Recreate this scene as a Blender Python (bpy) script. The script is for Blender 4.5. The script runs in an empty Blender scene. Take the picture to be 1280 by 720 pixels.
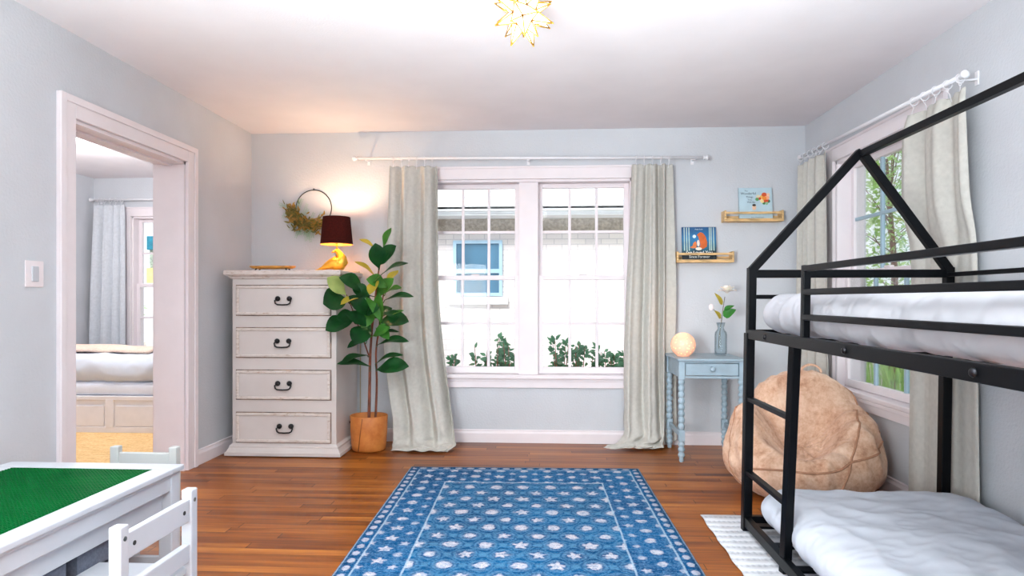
import bpy, bmesh, math, random
from math import sin, cos, pi, sqrt, atan, atan2, radians
from mathutils import Vector, Matrix, Euler, noise
random.seed(7)
C = bpy.context.scene.collection
SC = bpy.context.scene

# ------------------------------------------------------------------ camera, world, lights
F = 795.0; VX = 683.0; HY = 375.0; CH = 1.113
TH = atan((VX - 640) / F)
cam = bpy.data.cameras.new('camera'); cam_o = bpy.data.objects.new('camera', cam); C.objects.link(cam_o)
cam.sensor_width = 36; cam.lens = F / 1280 * 36; cam.shift_y = (HY - 360) / 1280; cam.clip_start = 0.02
cam_o.location = (0, 0, CH); cam_o.rotation_euler = (pi / 2, 0, TH)
SC.camera = cam_o
SC.view_settings.view_transform = 'Standard'; SC.view_settings.look = 'None'
SC.view_settings.exposure = 0.36; SC.view_settings.gamma = 1; SC.view_settings.use_curve_mapping = False
SC.cycles.use_denoising = True
SC.cycles.max_bounces = 10; SC.cycles.diffuse_bounces = 6; SC.cycles.transparent_max_bounces = 24
SC.cycles.sample_clamp_indirect = 6
w = bpy.data.worlds.new('sky'); SC.world = w; w.use_nodes = True
bg = w.node_tree.nodes['Background']; bg.inputs[0].default_value = (0.90, 0.96, 1.0, 1); bg.inputs[1].default_value = 1.35

def light(name, kind, loc, power, color, size=.1, rot=None, sy=None):
    d = bpy.data.lights.new(name, kind); d.energy = power; d.color = color
    if kind == 'AREA':
        d.size = size
        if sy: d.shape = 'RECTANGLE'; d.size_y = sy
    elif kind == 'SUN': d.angle = size
    else: d.shadow_soft_size = size
    o = bpy.data.objects.new(name, d); o.location = loc
    if rot: o.rotation_euler = rot
    C.objects.link(o); return o
light('sun', 'SUN', (0, 0, 8), 2.7, (1, .97, .93), radians(12), (radians(48), 0, radians(-20)))
# unseen fill area added behind the viewer to brighten the shelf wall
light('fill_area', 'AREA', (-1.7, -.9, 1.15), 17, (.9, .97, 1), 1.4, (radians(91), 0, radians(-26)), 1.2).data.spread = radians(58)
light('bounced_flash', 'AREA', (-.15, -.55, .5), 270, (.86, .98, 1), 2.4, (radians(159), 0, 0), .9).data.spread = radians(106)
light('bedroom_fill', 'AREA', (-4.2, 1.2, 1.6), 4, (.95, .98, 1), 2.0, (radians(95), 0, radians(15)), 1.6)  # unseen fill added to brighten the bedroom
light('bedroom_bounce', 'AREA', (-4.1, 2.4, 1.75), 20, (.9, .97, 1), 1.4, (radians(180), 0, 0), 1.2)  # upward fill, added out of view to lift the bedroom ceiling

# ------------------------------------------------------------------ measuring helpers (a pixel of the photo to a point of the room)
_s, _c = sin(TH), cos(TH)
def ray(u, v):
    a = (u - 640) / F
    return Vector((-_s + a * _c, _c + a * _s, (HY - v) / F))
def aty(u, v, y): r = ray(u, v); return Vector((0, 0, CH)) + r * (y / r.y)
def atx(u, v, x): r = ray(u, v); return Vector((0, 0, CH)) + r * (x / r.x)
def atz(u, v, z): r = ray(u, v); return Vector((0, 0, CH)) + r * ((z - CH) / r.z)

# ------------------------------------------------------------------ material helpers
def lin(c): return tuple(((x / 255) / 12.92 if x / 255 <= .04045 else ((x / 255 + .055) / 1.055) ** 2.4) for x in c) + (1,)
class Ex:
    """an expression of shader maths"""
    def __init__(self, nt, s): self.nt, self.s = nt, s
    def _op(self, op, *args, clamp=False):
        n = self.nt.nodes.new('ShaderNodeMath'); n.operation = op; n.use_clamp = clamp
        for i, a in enumerate((self,) + args):
            if isinstance(a, Ex): self.nt.links.new(a.s, n.inputs[i])
            else: n.inputs[i].default_value = a
        return Ex(self.nt, n.outputs[0])
    def __add__(self, o): return self._op('ADD', o)
    __radd__ = __add__
    def __sub__(self, o): return self._op('SUBTRACT', o)
    def __rsub__(self, o): return (self * -1) + o
    def __mul__(self, o): return self._op('MULTIPLY', o)
    __rmul__ = __mul__
    def __truediv__(self, o): return self._op('DIVIDE', o)
    def floor(self): return self._op('FLOOR')
    def frac(self): return self._op('FRACT')
    def abs(self): return self._op('ABSOLUTE')
    def sin(self): return self._op('SINE')
    def cos(self): return self._op('COSINE')
    def sqrt(self): return self._op('SQRT')
    def atan2(self, o): return self._op('ARCTAN2', o)
    def min(self, o): return self._op('MINIMUM', o)
    def max(self, o): return self._op('MAXIMUM', o)
    def lt(self, o): return self._op('LESS_THAN', o)
    def gt(self, o): return self._op('GREATER_THAN', o)
    def clamp(self): return self._op('ADD', 0.0, clamp=True)
    def below(self, edge, soft):           # 1 below the edge, soft falloff
        n = self.nt.nodes.new('ShaderNodeMapRange'); n.interpolation_type = 'SMOOTHSTEP'
        self.nt.links.new(self.s, n.inputs[0]); n.inputs[1].default_value = edge - soft; n.inputs[2].default_value = edge + soft
        n.inputs[3].default_value = 1; n.inputs[4].default_value = 0
        return Ex(self.nt, n.outputs[0])
class Mat:
    def __init__(self, name):
        self.m = bpy.data.materials.new(name); self.m.use_nodes = True; self.nt = self.m.node_tree
        self.b = self.nt.nodes['Principled BSDF']; self.co = None
    def coord(self):
        if not self.co:
            n = self.nt.nodes.new('ShaderNodeTexCoord'); self.co = n.outputs['Object']
        return self.co
    def xyz(self):
        n = self.nt.nodes.new('ShaderNodeSeparateXYZ'); self.nt.links.new(self.coord(), n.inputs[0])
        return tuple(Ex(self.nt, n.outputs[i]) for i in range(3))
    def comb(self, x, y, z=0.0):
        n = self.nt.nodes.new('ShaderNodeCombineXYZ')
        for i, a in enumerate((x, y, z)):
            if isinstance(a, Ex): self.nt.links.new(a.s, n.inputs[i])
            else: n.inputs[i].default_value = a
        return n.outputs[0]
    def noise(self, scale=5, detail=3, rough=.5, vec=None, stretch=None, dist=0):
        n = self.nt.nodes.new('ShaderNodeTexNoise'); n.inputs['Scale'].default_value = scale
        n.inputs['Detail'].default_value = detail; n.inputs['Roughness'].default_value = rough; n.inputs['Distortion'].default_value = dist
        v = vec or self.coord()
        if stretch:
            mp = self.nt.nodes.new('ShaderNodeMapping'); mp.inputs['Scale'].default_value = stretch
            self.nt.links.new(v, mp.inputs[0]); v = mp.outputs[0]
        self.nt.links.new(v, n.inputs['Vector']); return Ex(self.nt, n.outputs[0])
    def white(self, vec):
        n = self.nt.nodes.new('ShaderNodeTexWhiteNoise'); n.noise_dimensions = '3D'; self.nt.links.new(vec, n.inputs[0]); return Ex(self.nt, n.outputs[0])
    def ramp(self, fac, stops):
        n = self.nt.nodes.new('ShaderNodeValToRGB'); e = n.color_ramp.elements
        while len(e) < len(stops): e.new(.5)
        for el, (p, c) in zip(e, stops): el.position = p; el.color = lin(c)
        self.nt.links.new(fac.s, n.inputs[0]); return n.outputs[0]
    def mix(self, fac, a, b):
        n = self.nt.nodes.new('ShaderNodeMix'); n.data_type = 'RGBA'
        if isinstance(fac, Ex): self.nt.links.new(fac.s, n.inputs[0])
        else: n.inputs[0].default_value = fac
        for i, c in ((6, a), (7, b)):
            if isinstance(c, tuple): n.inputs[i].default_value = lin(c)
            else: self.nt.links.new(c, n.inputs[i])
        return n.outputs[2]
    def color(self, c):
        if isinstance(c, tuple): self.b.inputs['Base Color'].default_value = lin(c)
        else: self.nt.links.new(c, self.b.inputs['Base Color'])
    def bump(self, h, strength=.3, dist=.01):
        n = self.nt.nodes.new('ShaderNodeBump'); n.inputs['Strength'].default_value = strength; n.inputs['Distance'].default_value = dist
        self.nt.links.new(h.s, n.inputs['Height']); self.nt.links.new(n.outputs[0], self.b.inputs['Normal'])
    def set(self, **k):
        for a, v in k.items():
            s = self.b.inputs[a.replace('_', ' ')]
            if isinstance(v, Ex): self.nt.links.new(v.s, s)
            elif isinstance(v, tuple) and len(v) == 3: s.default_value = lin(v)
            else: s.default_value = v
def simple(name, c, rough=.5, var=.06, scale=8, bump=0, bscale=60, bdist=.003, stretch=None, **k):
    m = Mat(name)
    n = m.noise(scale, 3, stretch=stretch)
    m.color(m.ramp(n, [(.3, tuple(max(0, x * (1 - var)) for x in c)), (.7, tuple(min(255, x * (1 + var)) for x in c))]))
    m.set(Roughness=rough, **k)
    if bump: m.bump(m.noise(bscale, 2), bump, bdist)
    return m.m

M = {}
M['wall'] = simple('wall_paint', (198, 201, 206), .75, .015, 3, .32, 70, .006)
M['ceiling'] = simple('ceiling_paint', (226, 221, 224), .9, .012, 3, .2, 90, .004)
M['white'] = simple('white_paint', (231, 223, 226), .38, .01)
M['muntin_backlit'] = simple('backlit_white_muntin', (158, 184, 198), .4, .01)  # white muntins with their bluish backlit shade put into the colour
M['rod'] = simple('white_enamel', (232, 232, 236), .3, .01)
M['curtain'] = simple('curtain_linen', (190, 188, 181), .95, .03, 40, .15, 500, .001, Specular_IOR_Level=.1)
M['curtain_blue'] = simple('curtain_pale', (196, 201, 207), .95, .03, 40, .15, 500, .001)
M['black'] = simple('black_metal', (5, 7, 11), .4, .12, 40, .05, 300, .001, Specular_IOR_Level=.14)
M['bolt'] = simple('dark_bolt', (40, 40, 44), .3, .05, Metallic=.8)
M['duvet_dimmed'] = simple('white_cotton_dimmed', (178, 179, 185), .9, .015, 6, .12, 40, .004)  # same white cotton, colour darkened to offset the strong light up there
M['duvet'] = simple('white_cotton', (200, 206, 216), .9, .015, 6, .12, 40, .004)
M['mattress'] = simple('mattress_ticking', (220, 226, 238), .9, .02)
M['iron'] = simple('black_iron', (32, 32, 34), .45, .1, 60, Metallic=.5)
M['teal_paint'] = simple('blue_grey_paint', (152, 172, 184), .5, .05, 12, .06, 80, .002)
M['kid_white'] = simple('white_lacquer', (184, 188, 195), .4, .01)
M['kid_grey'] = simple('grey_lacquer', (186, 190, 188), .4, .01)
M['felt'] = simple('grey_fabric', (96, 102, 116), .95, .08, 120, .2, 300, .001)
M['bark'] = simple('brown_bark', (112, 62, 44), .8, .3, 40, .5, 60, .004, stretch=(1, 1, .3))
M['seam'] = simple('dark_leather', (120, 62, 24), .6, .1)
M['soil'] = simple('dark_soil', (50, 36, 28), .95, .4, 60, .6, 60, .01)
M['wood_light'] = simple('pale_wood', (206, 170, 118), .5, .18, 14, .1, 60, .001, stretch=(1, 8, 8))
M['wood_tray'] = simple('honey_wood', (196, 138, 60), .4, .18, 14, .08, 60, .001, stretch=(1, 8, 8))
M['gold'] = simple('gold_leaf', (240, 184, 70), .32, .08, 30, .1, 50, .003, Metallic=.75)
M['brass'] = simple('brass', (214, 168, 70), .3, .05, Metallic=.9)
M['shade'] = simple('burgundy_velvet', (62, 20, 16), .95, .12, 90, .1, 300, .001, Specular_IOR_Level=.1)
M['cord'] = simple('tan_cord', (176, 160, 132), .6, .05)
M['screw'] = simple('steel_screw', (120, 118, 112), .35, .05, Metallic=.8)
M['screw_hole'] = simple('screw_recess', (40, 38, 36), .6, .05)
M['paper'] = simple('paper', (236, 232, 222), .8, .03)
M['petal'] = simple('white_petal', (250, 240, 228), .6, .03, 30, Subsurface_Weight=.15)
M['bud'] = simple('pink_white_bud', (246, 232, 234), .6, .03, 30)
M['stem_grey'] = simple('grey_green_stem', (120, 118, 104), .7, .2, 60)
M['throw'] = simple('tan_throw', (222, 196, 178), .95, .05, 60, .3, 200, .003)
M['daybed'] = simple('daybed_paint', (224, 222, 226), .45, .02)
M['slab'] = simple('slab', (120, 118, 114), .9, .1)
M['siding'] = simple('grey_siding', (150, 160, 148), .9, .2, 30)
M['teal'] = simple('teal_paint', (12, 116, 140), .5, .15, 10)
M['yellow'] = simple('yellow_paint', (240, 214, 140), .7, .1, 10)
M['concrete'] = simple('mulch', (176, 166, 156), .95, .2, 5, .3, 30, .02)

def dresser_mat():
    m = Mat('distressed_cream_paint')
    n = m.noise(9, 6, .7, stretch=(1.2, 1, 7), dist=.6); n2 = m.noise(3, 3)
    base = m.ramp(n2, [(.3, (200, 192, 188)), (.7, (210, 203, 199))])
    wear = n.below(.25, .05)
    m.color(m.mix(wear * .75, base, (150, 126, 104))); m.set(Roughness=.55)
    m.bump(n, .06, .002); return m.m
M['dresser'] = dresser_mat()
M['wear'] = simple('worn_edge_shadow', (120, 98, 84), .7, .35, 18)  # brown wear that also paints the shade in the drawer gaps
def wornlight():
    m = Mat('worn_moulding'); n = m.noise(14, 5, .7, stretch=(1.5, 1, 5), dist=.5)
    m.color(m.ramp(n, [(.3, (160, 134, 112)), (.42, (204, 193, 185)), (.6, (214, 205, 199))])); m.set(Roughness=.6); return m.m
M['moulding'] = wornlight()

def floor_mat():
    m = Mat('oak_strip_floor'); x, y, z = m.xyz()
    row = (y / .062).floor(); fr = (y / .062).frac()
    r1 = m.white(m.comb(row, 3.3, 0.0))
    xs = x / 1.15 + r1 * 7.0; col = xs.floor(); fx = xs.frac()
    r2 = m.white(m.comb(row, col, 1.7))
    grain = m.noise(1, 5, .65, vec=m.comb(x * 2.2 + r2 * 40, y * 60.0, r2 * 9), dist=.8)
    fig = m.noise(1, 3, .6, vec=m.comb(x * 1.1 + r2 * 20, y * 14.0, r2 * 5))
    slow = m.noise(.9, 2, .5)
    t = r2 * .26 + grain * .62 + fig * .62 + slow * .3 - .36
    colr = m.ramp(t, [(.18, (56, 22, 5)), (.38, (108, 52, 14)), (.58, (150, 84, 27)), (.82, (188, 118, 48))])
    gap = ((fr - .5).abs()).below(.487, .008); gap2 = ((fx - .5).abs()).below(.4985, .001)
    g = gap * gap2
    m.color(m.mix(g, (38, 18, 9), colr))
    m.set(Roughness=(grain * .18 + .26), Specular_IOR_Level=.34)
    m.bump(grain * .3 + g, .12, .002); return m.m
M['floor'] = floor_mat()

def rug_mat():
    m = Mat('blue_woven_rug'); x, y, z = m.xyz()          # x across (0 at centre), y along, 0 at far edge going negative
    HW = .75
    wob = m.noise(9, 2) - .5
    ax = x.abs(); u = (ax * -1) + HW                      # distance from the side edges
    v = y * -1                                            # distance from the far edge
    e = u.min(v) + wob * .008
    fine = m.noise(150, 2, .7); streak = m.noise(1, 4, .75, vec=m.comb(x * 9, y * 150, 0.0)); big = m.noise(2.2, 3)
    wx = (m.noise(16, 2, .6) - .5) * .034; wy = (m.noise(15, 2, .6, vec=m.comb(x + 7.3, y, 0.0)) - .5) * .034
    x0_, y0_ = x, y; x = x + wx; y = y + wy
    # field: staggered flowers and ogee medallions
    P_, Q_ = .158, .222
    brk = m.noise(55, 3, .7)
    def flowers(ox, oy, px, py, r0, seed, sq=1.0):
        gx = x / px + ox; gy = y / py + oy
        ix = gx.floor(); iy = gy.floor()
        dx = (gx.frac() - .5) * px; dy = (gy.frac() - .5) * (py * sq)
        h = m.white(m.comb(ix, iy, seed))
        ang = dy.atan2(dx); rr = (dx * dx + dy * dy).sqrt()
        lobes = (ang * 5 + h * 6).cos() * (h.gt(.55) * .26)
        n = rr / (lobes + 1) + (brk - .5) * .034 + wob * .01
        return n.below(r0, .006), rr
    f1, r1 = flowers(.5, .5, P_, Q_, .030, 1.1, .9)
    f2, r2 = flowers(0.0, 0.0, P_, Q_, .025, 2.2, .9)
    a = (x / P_ * 2 * pi); b = (y / Q_ * 2 * pi)
    lat = (a.cos() + b.cos()) + (brk - .5) * .8
    ogee = lat.abs().below(.2, .2)
    ring = (r1.min(r2) - .047).abs().below(.006, .006)
    sp1, q1 = flowers(0.0, .5, P_, Q_, .018, 5.5); sp2, q2 = flowers(.5, 0.0, P_, Q_, .018, 6.6)
    star = m.noise(85, 3, .75); halo = ((r1.min(r2) - .012)).below(.036, .012) * brk.below(.5, .12)
    tint = (ogee * .55 + ring * .6 + (sp1 + sp2) * .55 + star.below(.45, .08) * .55).clamp()
    blue = m.ramp(streak * .5 + big * .6 + fine * .35 - .22, [(.22, (4, 33, 60)), (.44, (4, 64, 108)), (.62, (8, 92, 142)), (.85, (72, 134, 168))])
    lightb = (104, 158, 190)
    fieldc = m.mix(tint * .52, blue, lightb)
    deep = (r1.min(r2)).below(.042, .008)
    fieldc = m.mix(deep * .4 * brk.below(.55, .1), fieldc, (10, 46, 92))
    fieldc = m.mix(halo * .5, fieldc, (128, 158, 186))
    flc = m.mix(brk.below(.47, .1), (206, 203, 210), (160, 172, 190))
    fieldc = m.mix((f1 + f2).clamp() * .92, fieldc, flc)
    g1, q3 = flowers(.5, .2, .15, .13, .026, 3.3); g2, q4 = flowers(0.0, .7, .15, .13, .018, 4.4)
    tb = star.below(.48, .1) * .7 + ((x * 42).sin() * (y * 37).sin()).abs().below(.2, .15) * .3
    bordc = m.mix(tb.clamp() * .65, blue, (104, 148, 184)); bordc = m.mix((g1 + g2 * .8).clamp() * .9, bordc, flc)
    x, y = x0_, y0_
    along = ((u.lt(v)) * y + (v.lt(u)) * x)
    gx = ((along / .078).frac() - .5) * .078; gy = e - .034
    ov = (((gx * gx) + (gy * gy) * 2.0).sqrt() + (brk - .5) * .02).below(.023, .005)
    edgec = m.mix(ov * .85, m.mix(star.below(.45, .08) * .6, blue, (104, 148, 184)), (190, 194, 206))
    ei = (u - .275).min(v - .35) + wob * .008
    col = m.mix(e.gt(.068), edgec, bordc)
    col = m.mix(ei.gt(0), col, fieldc)
    lines = ((e - .068).abs().below(.0045, .002) + ei.abs().below(.0045, .002) + (e - .004).abs().below(.003, .002)).clamp()
    col = m.mix(lines * .8, col, (164, 188, 206))
    worn = (streak * .6 + fine * .4).below(.45, .08) * .65
    col = m.mix(worn, col, (20, 50, 92))
    m.color(col); m.set(Roughness=.95, Specular_IOR_Level=.08); m.bump(streak + fine, .25, .003); return m.m
M['rug'] = rug_mat()
def rug2_mat():
    m = Mat('grey_flatweave'); x, y, z = m.xyz()
    s = (y * 96).sin(); n = m.noise(1, 2, .6, vec=m.comb(x * 60, y * 14, 0.0))
    f = ((s * .5 + .5) * .6 + n * .75 - .2).below(.34, .12)
    dash = (x * 260).sin() * .5 + .5
    m.color(m.mix(f * (dash * .4 + .4) * .6, (214, 217, 222), (120, 130, 142))); m.set(Roughness=.95); m.bump(s, .5, .004); return m.m
M['rug2'] = rug2_mat()
def jute():
    m = Mat('jute_weave'); n = m.noise(60, 3, .7); n2 = m.noise(1, 3, vec=m.comb(m.xyz()[0] * 8, m.xyz()[1] * 40, 0.0))
    m.color(m.ramp(n * .6 + n2 * .4, [(.35, (196, 152, 96)), (.5, (222, 182, 124)), (.68, (236, 204, 150))])); m.set(Roughness=.95); m.bump(n, .4, .006); return m.m
M['jute'] = jute()
def bean():
    m = Mat('tan_velvet'); n = m.noise(10, 5, .65, dist=.4); n2 = m.noise(45, 4, .7)
    m.color(m.ramp(n * .65 + n2 * .35, [(.33, (168, 120, 92)), (.46, (206, 164, 136)), (.6, (226, 192, 166)), (.72, (236, 210, 190))]))
    m.set(Roughness=.85, Sheen_Weight=.15, Specular_IOR_Level=.15); m.bump(n2, .2, .004); return m.m
M['bean'] = bean()
M['piping'] = simple('tan_piping', (172, 126, 98), .8, .08, 40)
def leather():
    m = Mat('tan_leather'); n = m.noise(14, 4, .6); n2 = m.noise(90, 3)
    m.color(m.ramp(n, [(.3, (178, 98, 38)), (.7, (208, 132, 62))])); m.set(Roughness=.55); m.bump(n2, .2, .002); return m.m
M['leather'] = leather()
def leafm(name, a, b):
    m = Mat(name); n = m.noise(12, 3)
    m.color(m.ramp(n, [(.3, a), (.7, b)])); m.set(Roughness=.38, Specular_IOR_Level=.3); m.bump(m.noise(30, 2), .1, .003)
    t = m.nt.nodes.new('ShaderNodeBsdfTranslucent'); t.inputs[0].default_value = lin(tuple(min(255, v * 1.5) for v in b))
    mx = m.nt.nodes.new('ShaderNodeMixShader'); mx.inputs[0].default_value = .22
    out = m.nt.nodes['Material Output']
    m.nt.links.new(m.b.outputs[0], mx.inputs[1]); m.nt.links.new(t.outputs[0], mx.inputs[2]); m.nt.links.new(mx.outputs[0], out.inputs[0])
    return m.m
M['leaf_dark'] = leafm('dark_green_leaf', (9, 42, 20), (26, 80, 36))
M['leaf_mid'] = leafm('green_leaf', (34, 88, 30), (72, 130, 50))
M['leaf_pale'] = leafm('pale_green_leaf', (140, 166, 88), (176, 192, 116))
M['leaf_lamplit'] = leafm('lamplit_green_leaf', (150, 136, 40), (196, 170, 62))  # green leaves with the lamp's warm light painted into the colour
M['leaf_out'] = leafm('garden_leaf', (74, 140, 54), (160, 204, 104))
M['leaf_out2'] = leafm('garden_leaf_deep', (62, 124, 84), (140, 190, 150))
M['leaf_shrub'] = leafm('shrub_leaf', (28, 66, 46), (70, 116, 82))
M['leaf_wreath'] = leafm('olive_sprig', (56, 60, 28), (128, 120, 58))
M['leaf_wreath2'] = leafm('tan_sprig', (124, 96, 40), (178, 138, 70))
M['leaf_mag'] = leafm('magnolia_leaf', (30, 92, 34), (60, 130, 50))
M['leaf_mag2'] = leafm('magnolia_leaf_back', (146, 128, 44), (178, 158, 62))
def emit(name, c, s, base=(250, 240, 230)):
    m = Mat(name); m.color(base); m.set(Emission_Color=c, Emission_Strength=s, Roughness=.4); return m.m
M['star_glass'] = emit('lit_frosted_glass', (255, 240, 232), 1.25)
M['downlight'] = emit('lit_downlight', (255, 250, 244), 14)
M['shade_in'] = simple('gold_lining', (236, 172, 84), .35, .05, Metallic=.5)
M['bulb'] = emit('lit_bulb', (255, 190, 110), 20)
def nightlight():
    m = Mat('lit_pierced_porcelain')
    g = m.nt.nodes.new('ShaderNodeTexVoronoi'); g.inputs['Scale'].default_value = 46; m.nt.links.new(m.coord(), g.inputs['Vector'])
    d = Ex(m.nt, g.outputs['Distance'])
    holes = d.below(.26, .08)
    m.color((238, 196, 168)); 
    m.nt.links.new(m.mix(holes, (255, 150, 100), (255, 214, 130)), m.b.inputs['Emission Color'])
    m.set(Emission_Strength=holes * .45 + .34, Roughness=.4); return m.m
M['nightlight'] = nightlight()
def glass(name, tint, refl=.06, transp=1.0):
    m = bpy.data.materials.new(name); m.use_nodes = True; nt = m.node_tree; nt.nodes.remove(nt.nodes['Principled BSDF'])
    t = nt.nodes.new('ShaderNodeBsdfTransparent'); t.inputs[0].default_value = lin(tint)
    g = nt.nodes.new('ShaderNodeBsdfGlossy'); g.inputs['Roughness'].default_value = .02
    fr = nt.nodes.new('ShaderNodeFresnel'); fr.inputs[0].default_value = 1.35
    mul = nt.nodes.new('ShaderNodeMath'); mul.operation = 'MULTIPLY'; mul.inputs[1].default_value = refl * 12; mul.use_clamp = True
    nt.links.new(fr.outputs[0], mul.inputs[0])
    mx = nt.nodes.new('ShaderNodeMixShader'); nt.links.new(mul.outputs[0], mx.inputs[0])
    nt.links.new(t.outputs[0], mx.inputs[1]); nt.links.new(g.outputs[0], mx.inputs[2]); nt.links.new(mx.outputs[0], nt.nodes['Material Output'].inputs[0])
    return m
M['pane'] = glass('window_glass', (250, 252, 253), .05)
M['vase'] = glass('vase_glass', (240, 245, 247), .035)
M['dark_pane'] = simple('neighbour_glass', (64, 100, 124), .1, .35, 2, stretch=(1, 1, .3), Specular_IOR_Level=.7)
M['blue_frame'] = simple('pale_blue_frame', (176, 208, 232), .5, .03)
def brickm():
    m = Mat('white_painted_brick'); x, y, z = m.xyz()
    b = m.nt.nodes.new('ShaderNodeTexBrick'); m.nt.links.new(m.comb(x, z, 0.0), b.inputs[0])
    b.inputs['Color1'].default_value = lin((246, 236, 232)); b.inputs['Color2'].default_value = lin((236, 226, 226)); b.inputs['Mortar'].default_value = lin((214, 206, 208))
    b.inputs['Scale'].default_value = 1; b.inputs['Brick Width'].default_value = .22; b.inputs['Row Height'].default_value = .075; b.inputs['Mortar Size'].default_value = .006
    m.nt.links.new(b.outputs[0], m.b.inputs['Base Color']); m.set(Roughness=.9)
    return m.m
M['brick'] = brickm()
def shingle():
    m = Mat('pale_shingles'); x, y, z = m.xyz()
    row = (z / .1).floor(); r = m.white(m.comb(row, 1.0, 0.0)); xs = x / .3 + r * 5; c2 = m.white(m.comb(row, xs.floor(), 2.0))
    edge = (z / .1).frac().below(.16, .06); gap = ((xs.frac() - .5).abs() * -1 + .5).below(.03, .02)
    t = (edge * (c2.gt(.45)) + gap * .4).clamp()
    m.color(m.mix(t * .5, m.ramp(c2, [(0, (240, 242, 244)), (1, (252, 252, 252))]), (96, 128, 146))); m.set(Roughness=.9); return m.m
M['shingle'] = shingle()
M['soffit'] = simple('taupe_frieze', (176, 164, 152), .9, .12, 30)
M['gutter'] = simple('white_gutter', (240, 242, 246), .5, .02)
M['green_plate'] = simple('green_plastic', (2, 86, 38), .6, .06, 6, Specular_IOR_Level=.06)

# ------------------------------------------------------------------ mesh helpers
class MB:
    def __init__(self): self.bm = bmesh.new(); self.mi = 0
    def _new(self, vs):
        for v in vs:
            for f in v.link_faces: f.material_index = self.mi
    def box(self, x0, x1, y0, y1, z0, z1, bev=0, mat=None, rot=None, seg=2):
        r = bmesh.ops.create_cube(self.bm, size=1)
        vs = r['verts']
        c = Vector(((x0 + x1) / 2, (y0 + y1) / 2, (z0 + z1) / 2)); s = Vector((abs(x1 - x0), abs(y1 - y0), abs(z1 - z0)))
        for v in vs: v.co = Vector((v.co.x * s.x, v.co.y * s.y, v.co.z * s.z))
        fs = list({f for v in vs for f in v.link_faces})
        if bev:
            es = list({e for v in vs for e in v.link_edges})
            g = bmesh.ops.bevel(self.bm, geom=es, offset=min(bev, min(s) * .45), segments=seg, affect='EDGES', profile=.5)
            vs = list({v for f in g['faces'] for v in f.verts} | {v for v in vs if v.is_valid})
        vs = [v for v in vs if v.is_valid]
        for v in vs:
            if rot: v.co = rot @ v.co
            v.co += c
        mi = self.mi if mat is None else mat
        for v in vs:
            for f in v.link_faces: f.material_index = mi
        return self
    def bar(self, p, q, w, h, bev=.002, up=Vector((0, 0, 1))):
        """rectangular bar from p to q, w across, h along up"""
        p, q = Vector(p), Vector(q); d = (q - p); L = d.length; d.normalize()
        side = d.cross(up)
        if side.length < 1e-4: side = Vector((1, 0, 0)).cross(d) if abs(d.x) < .9 else Vector((0, 1, 0)).cross(d)
        side.normalize(); u2 = side.cross(d)
        R = Matrix((side, d, u2)).transposed()
        n0 = set(self.bm.verts)
        self.box(-w / 2, w / 2, -L / 2, L / 2, -h / 2, h / 2, bev)
        c = (p + q) / 2
        for v in self.bm.verts:
            if v not in n0: v.co = R @ v.co + c
        return self
    def tube(self, pts, rad, n=8, cap=True, smooth=True):
        pts = [Vector(p) for p in pts]; m = len(pts)
        rs = rad if isinstance(rad, (list, tuple)) else [rad] * m
        prev = None; rings = []
        for i, p in enumerate(pts):
            t = (pts[min(i + 1, m - 1)] - pts[max(i - 1, 0)]).normalized()
            if prev is None:
                a = Vector((0, 0, 1)) if abs(t.z) < .9 else Vector((1, 0, 0)); nrm = t.cross(a).normalized()
            else:
                nrm = (prev - t * prev.dot(t)).normalized()
            prev = nrm; b = t.cross(nrm)
            rx = rs[i] if not isinstance(rs[i], tuple) else rs[i][0]; ry = rs[i] if not isinstance(rs[i], tuple) else rs[i][1]
            rings.append([self.bm.verts.new(p + nrm * (cos(2 * pi * k / n) * rx) + b * (sin(2 * pi * k / n) * ry)) for k in range(n)])
        for a, b in zip(rings, rings[1:]):
            for k in range(n):
                f = self.bm.faces.new((a[k], a[(k + 1) % n], b[(k + 1) % n], b[k])); f.material_index = self.mi; f.smooth = smooth
        if cap:
            for rg, rv in ((rings[0], True), (rings[-1], False)):
                f = self.bm.faces.new(rg[::-1] if rv else rg); f.material_index = self.mi
        return self
    def ring(self, c, axis, R, r, n=20, k=6):
        c = Vector(c); ax = Vector(axis).normalized(); a = ax.orthogonal().normalized(); b = ax.cross(a)
        pts = [c + (a * cos(2 * pi * i / n) + b * sin(2 * pi * i / n)) * R for i in range(n)]
        rg = []
        for i, p in enumerate(pts):
            o = (p - c).normalized()
            rg.append([self.bm.verts.new(p + (o * cos(2 * pi * j / k) + ax * sin(2 * pi * j / k)) * r) for j in range(k)])
        for i in range(n):
            A, B = rg[i], rg[(i + 1) % n]
            for j in range(k):
                f = self.bm.faces.new((A[j], A[(j + 1) % k], B[(j + 1) % k], B[j])); f.material_index = self.mi; f.smooth = True
        return self
    def lathe(self, c, prof, n=20, sx=1, sy=1, smooth=True, caps=True):
        c = Vector(c); rings = []
        for r, z in prof: rings.append([self.bm.verts.new(c + Vector((cos(2 * pi * k / n) * r * sx, sin(2 * pi * k / n) * r * sy, z))) for k in range(n)])
        for a, b in zip(rings, rings[1:]):
            for k in range(n):
                f = self.bm.faces.new((a[k], a[(k + 1) % n], b[(k + 1) % n], b[k])); f.smooth = smooth; f.material_index = self.mi
        if caps:
            for rg, rv in ((rings[0], True), (rings[-1], False)):
                f = self.bm.faces.new(rg[::-1] if rv else rg); f.material_index = self.mi
        return self
    def ball(self, c, r, sub=2, sc=(1, 1, 1)):
        g = bmesh.ops.create_icosphere(self.bm, subdivisions=sub, radius=r)
        for v in g['verts']:
            v.co = Vector((v.co.x * sc[0], v.co.y * sc[1], v.co.z * sc[2])) + Vector(c)
            for f in v.link_faces: f.smooth = True; f.material_index = self.mi
        return self
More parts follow.
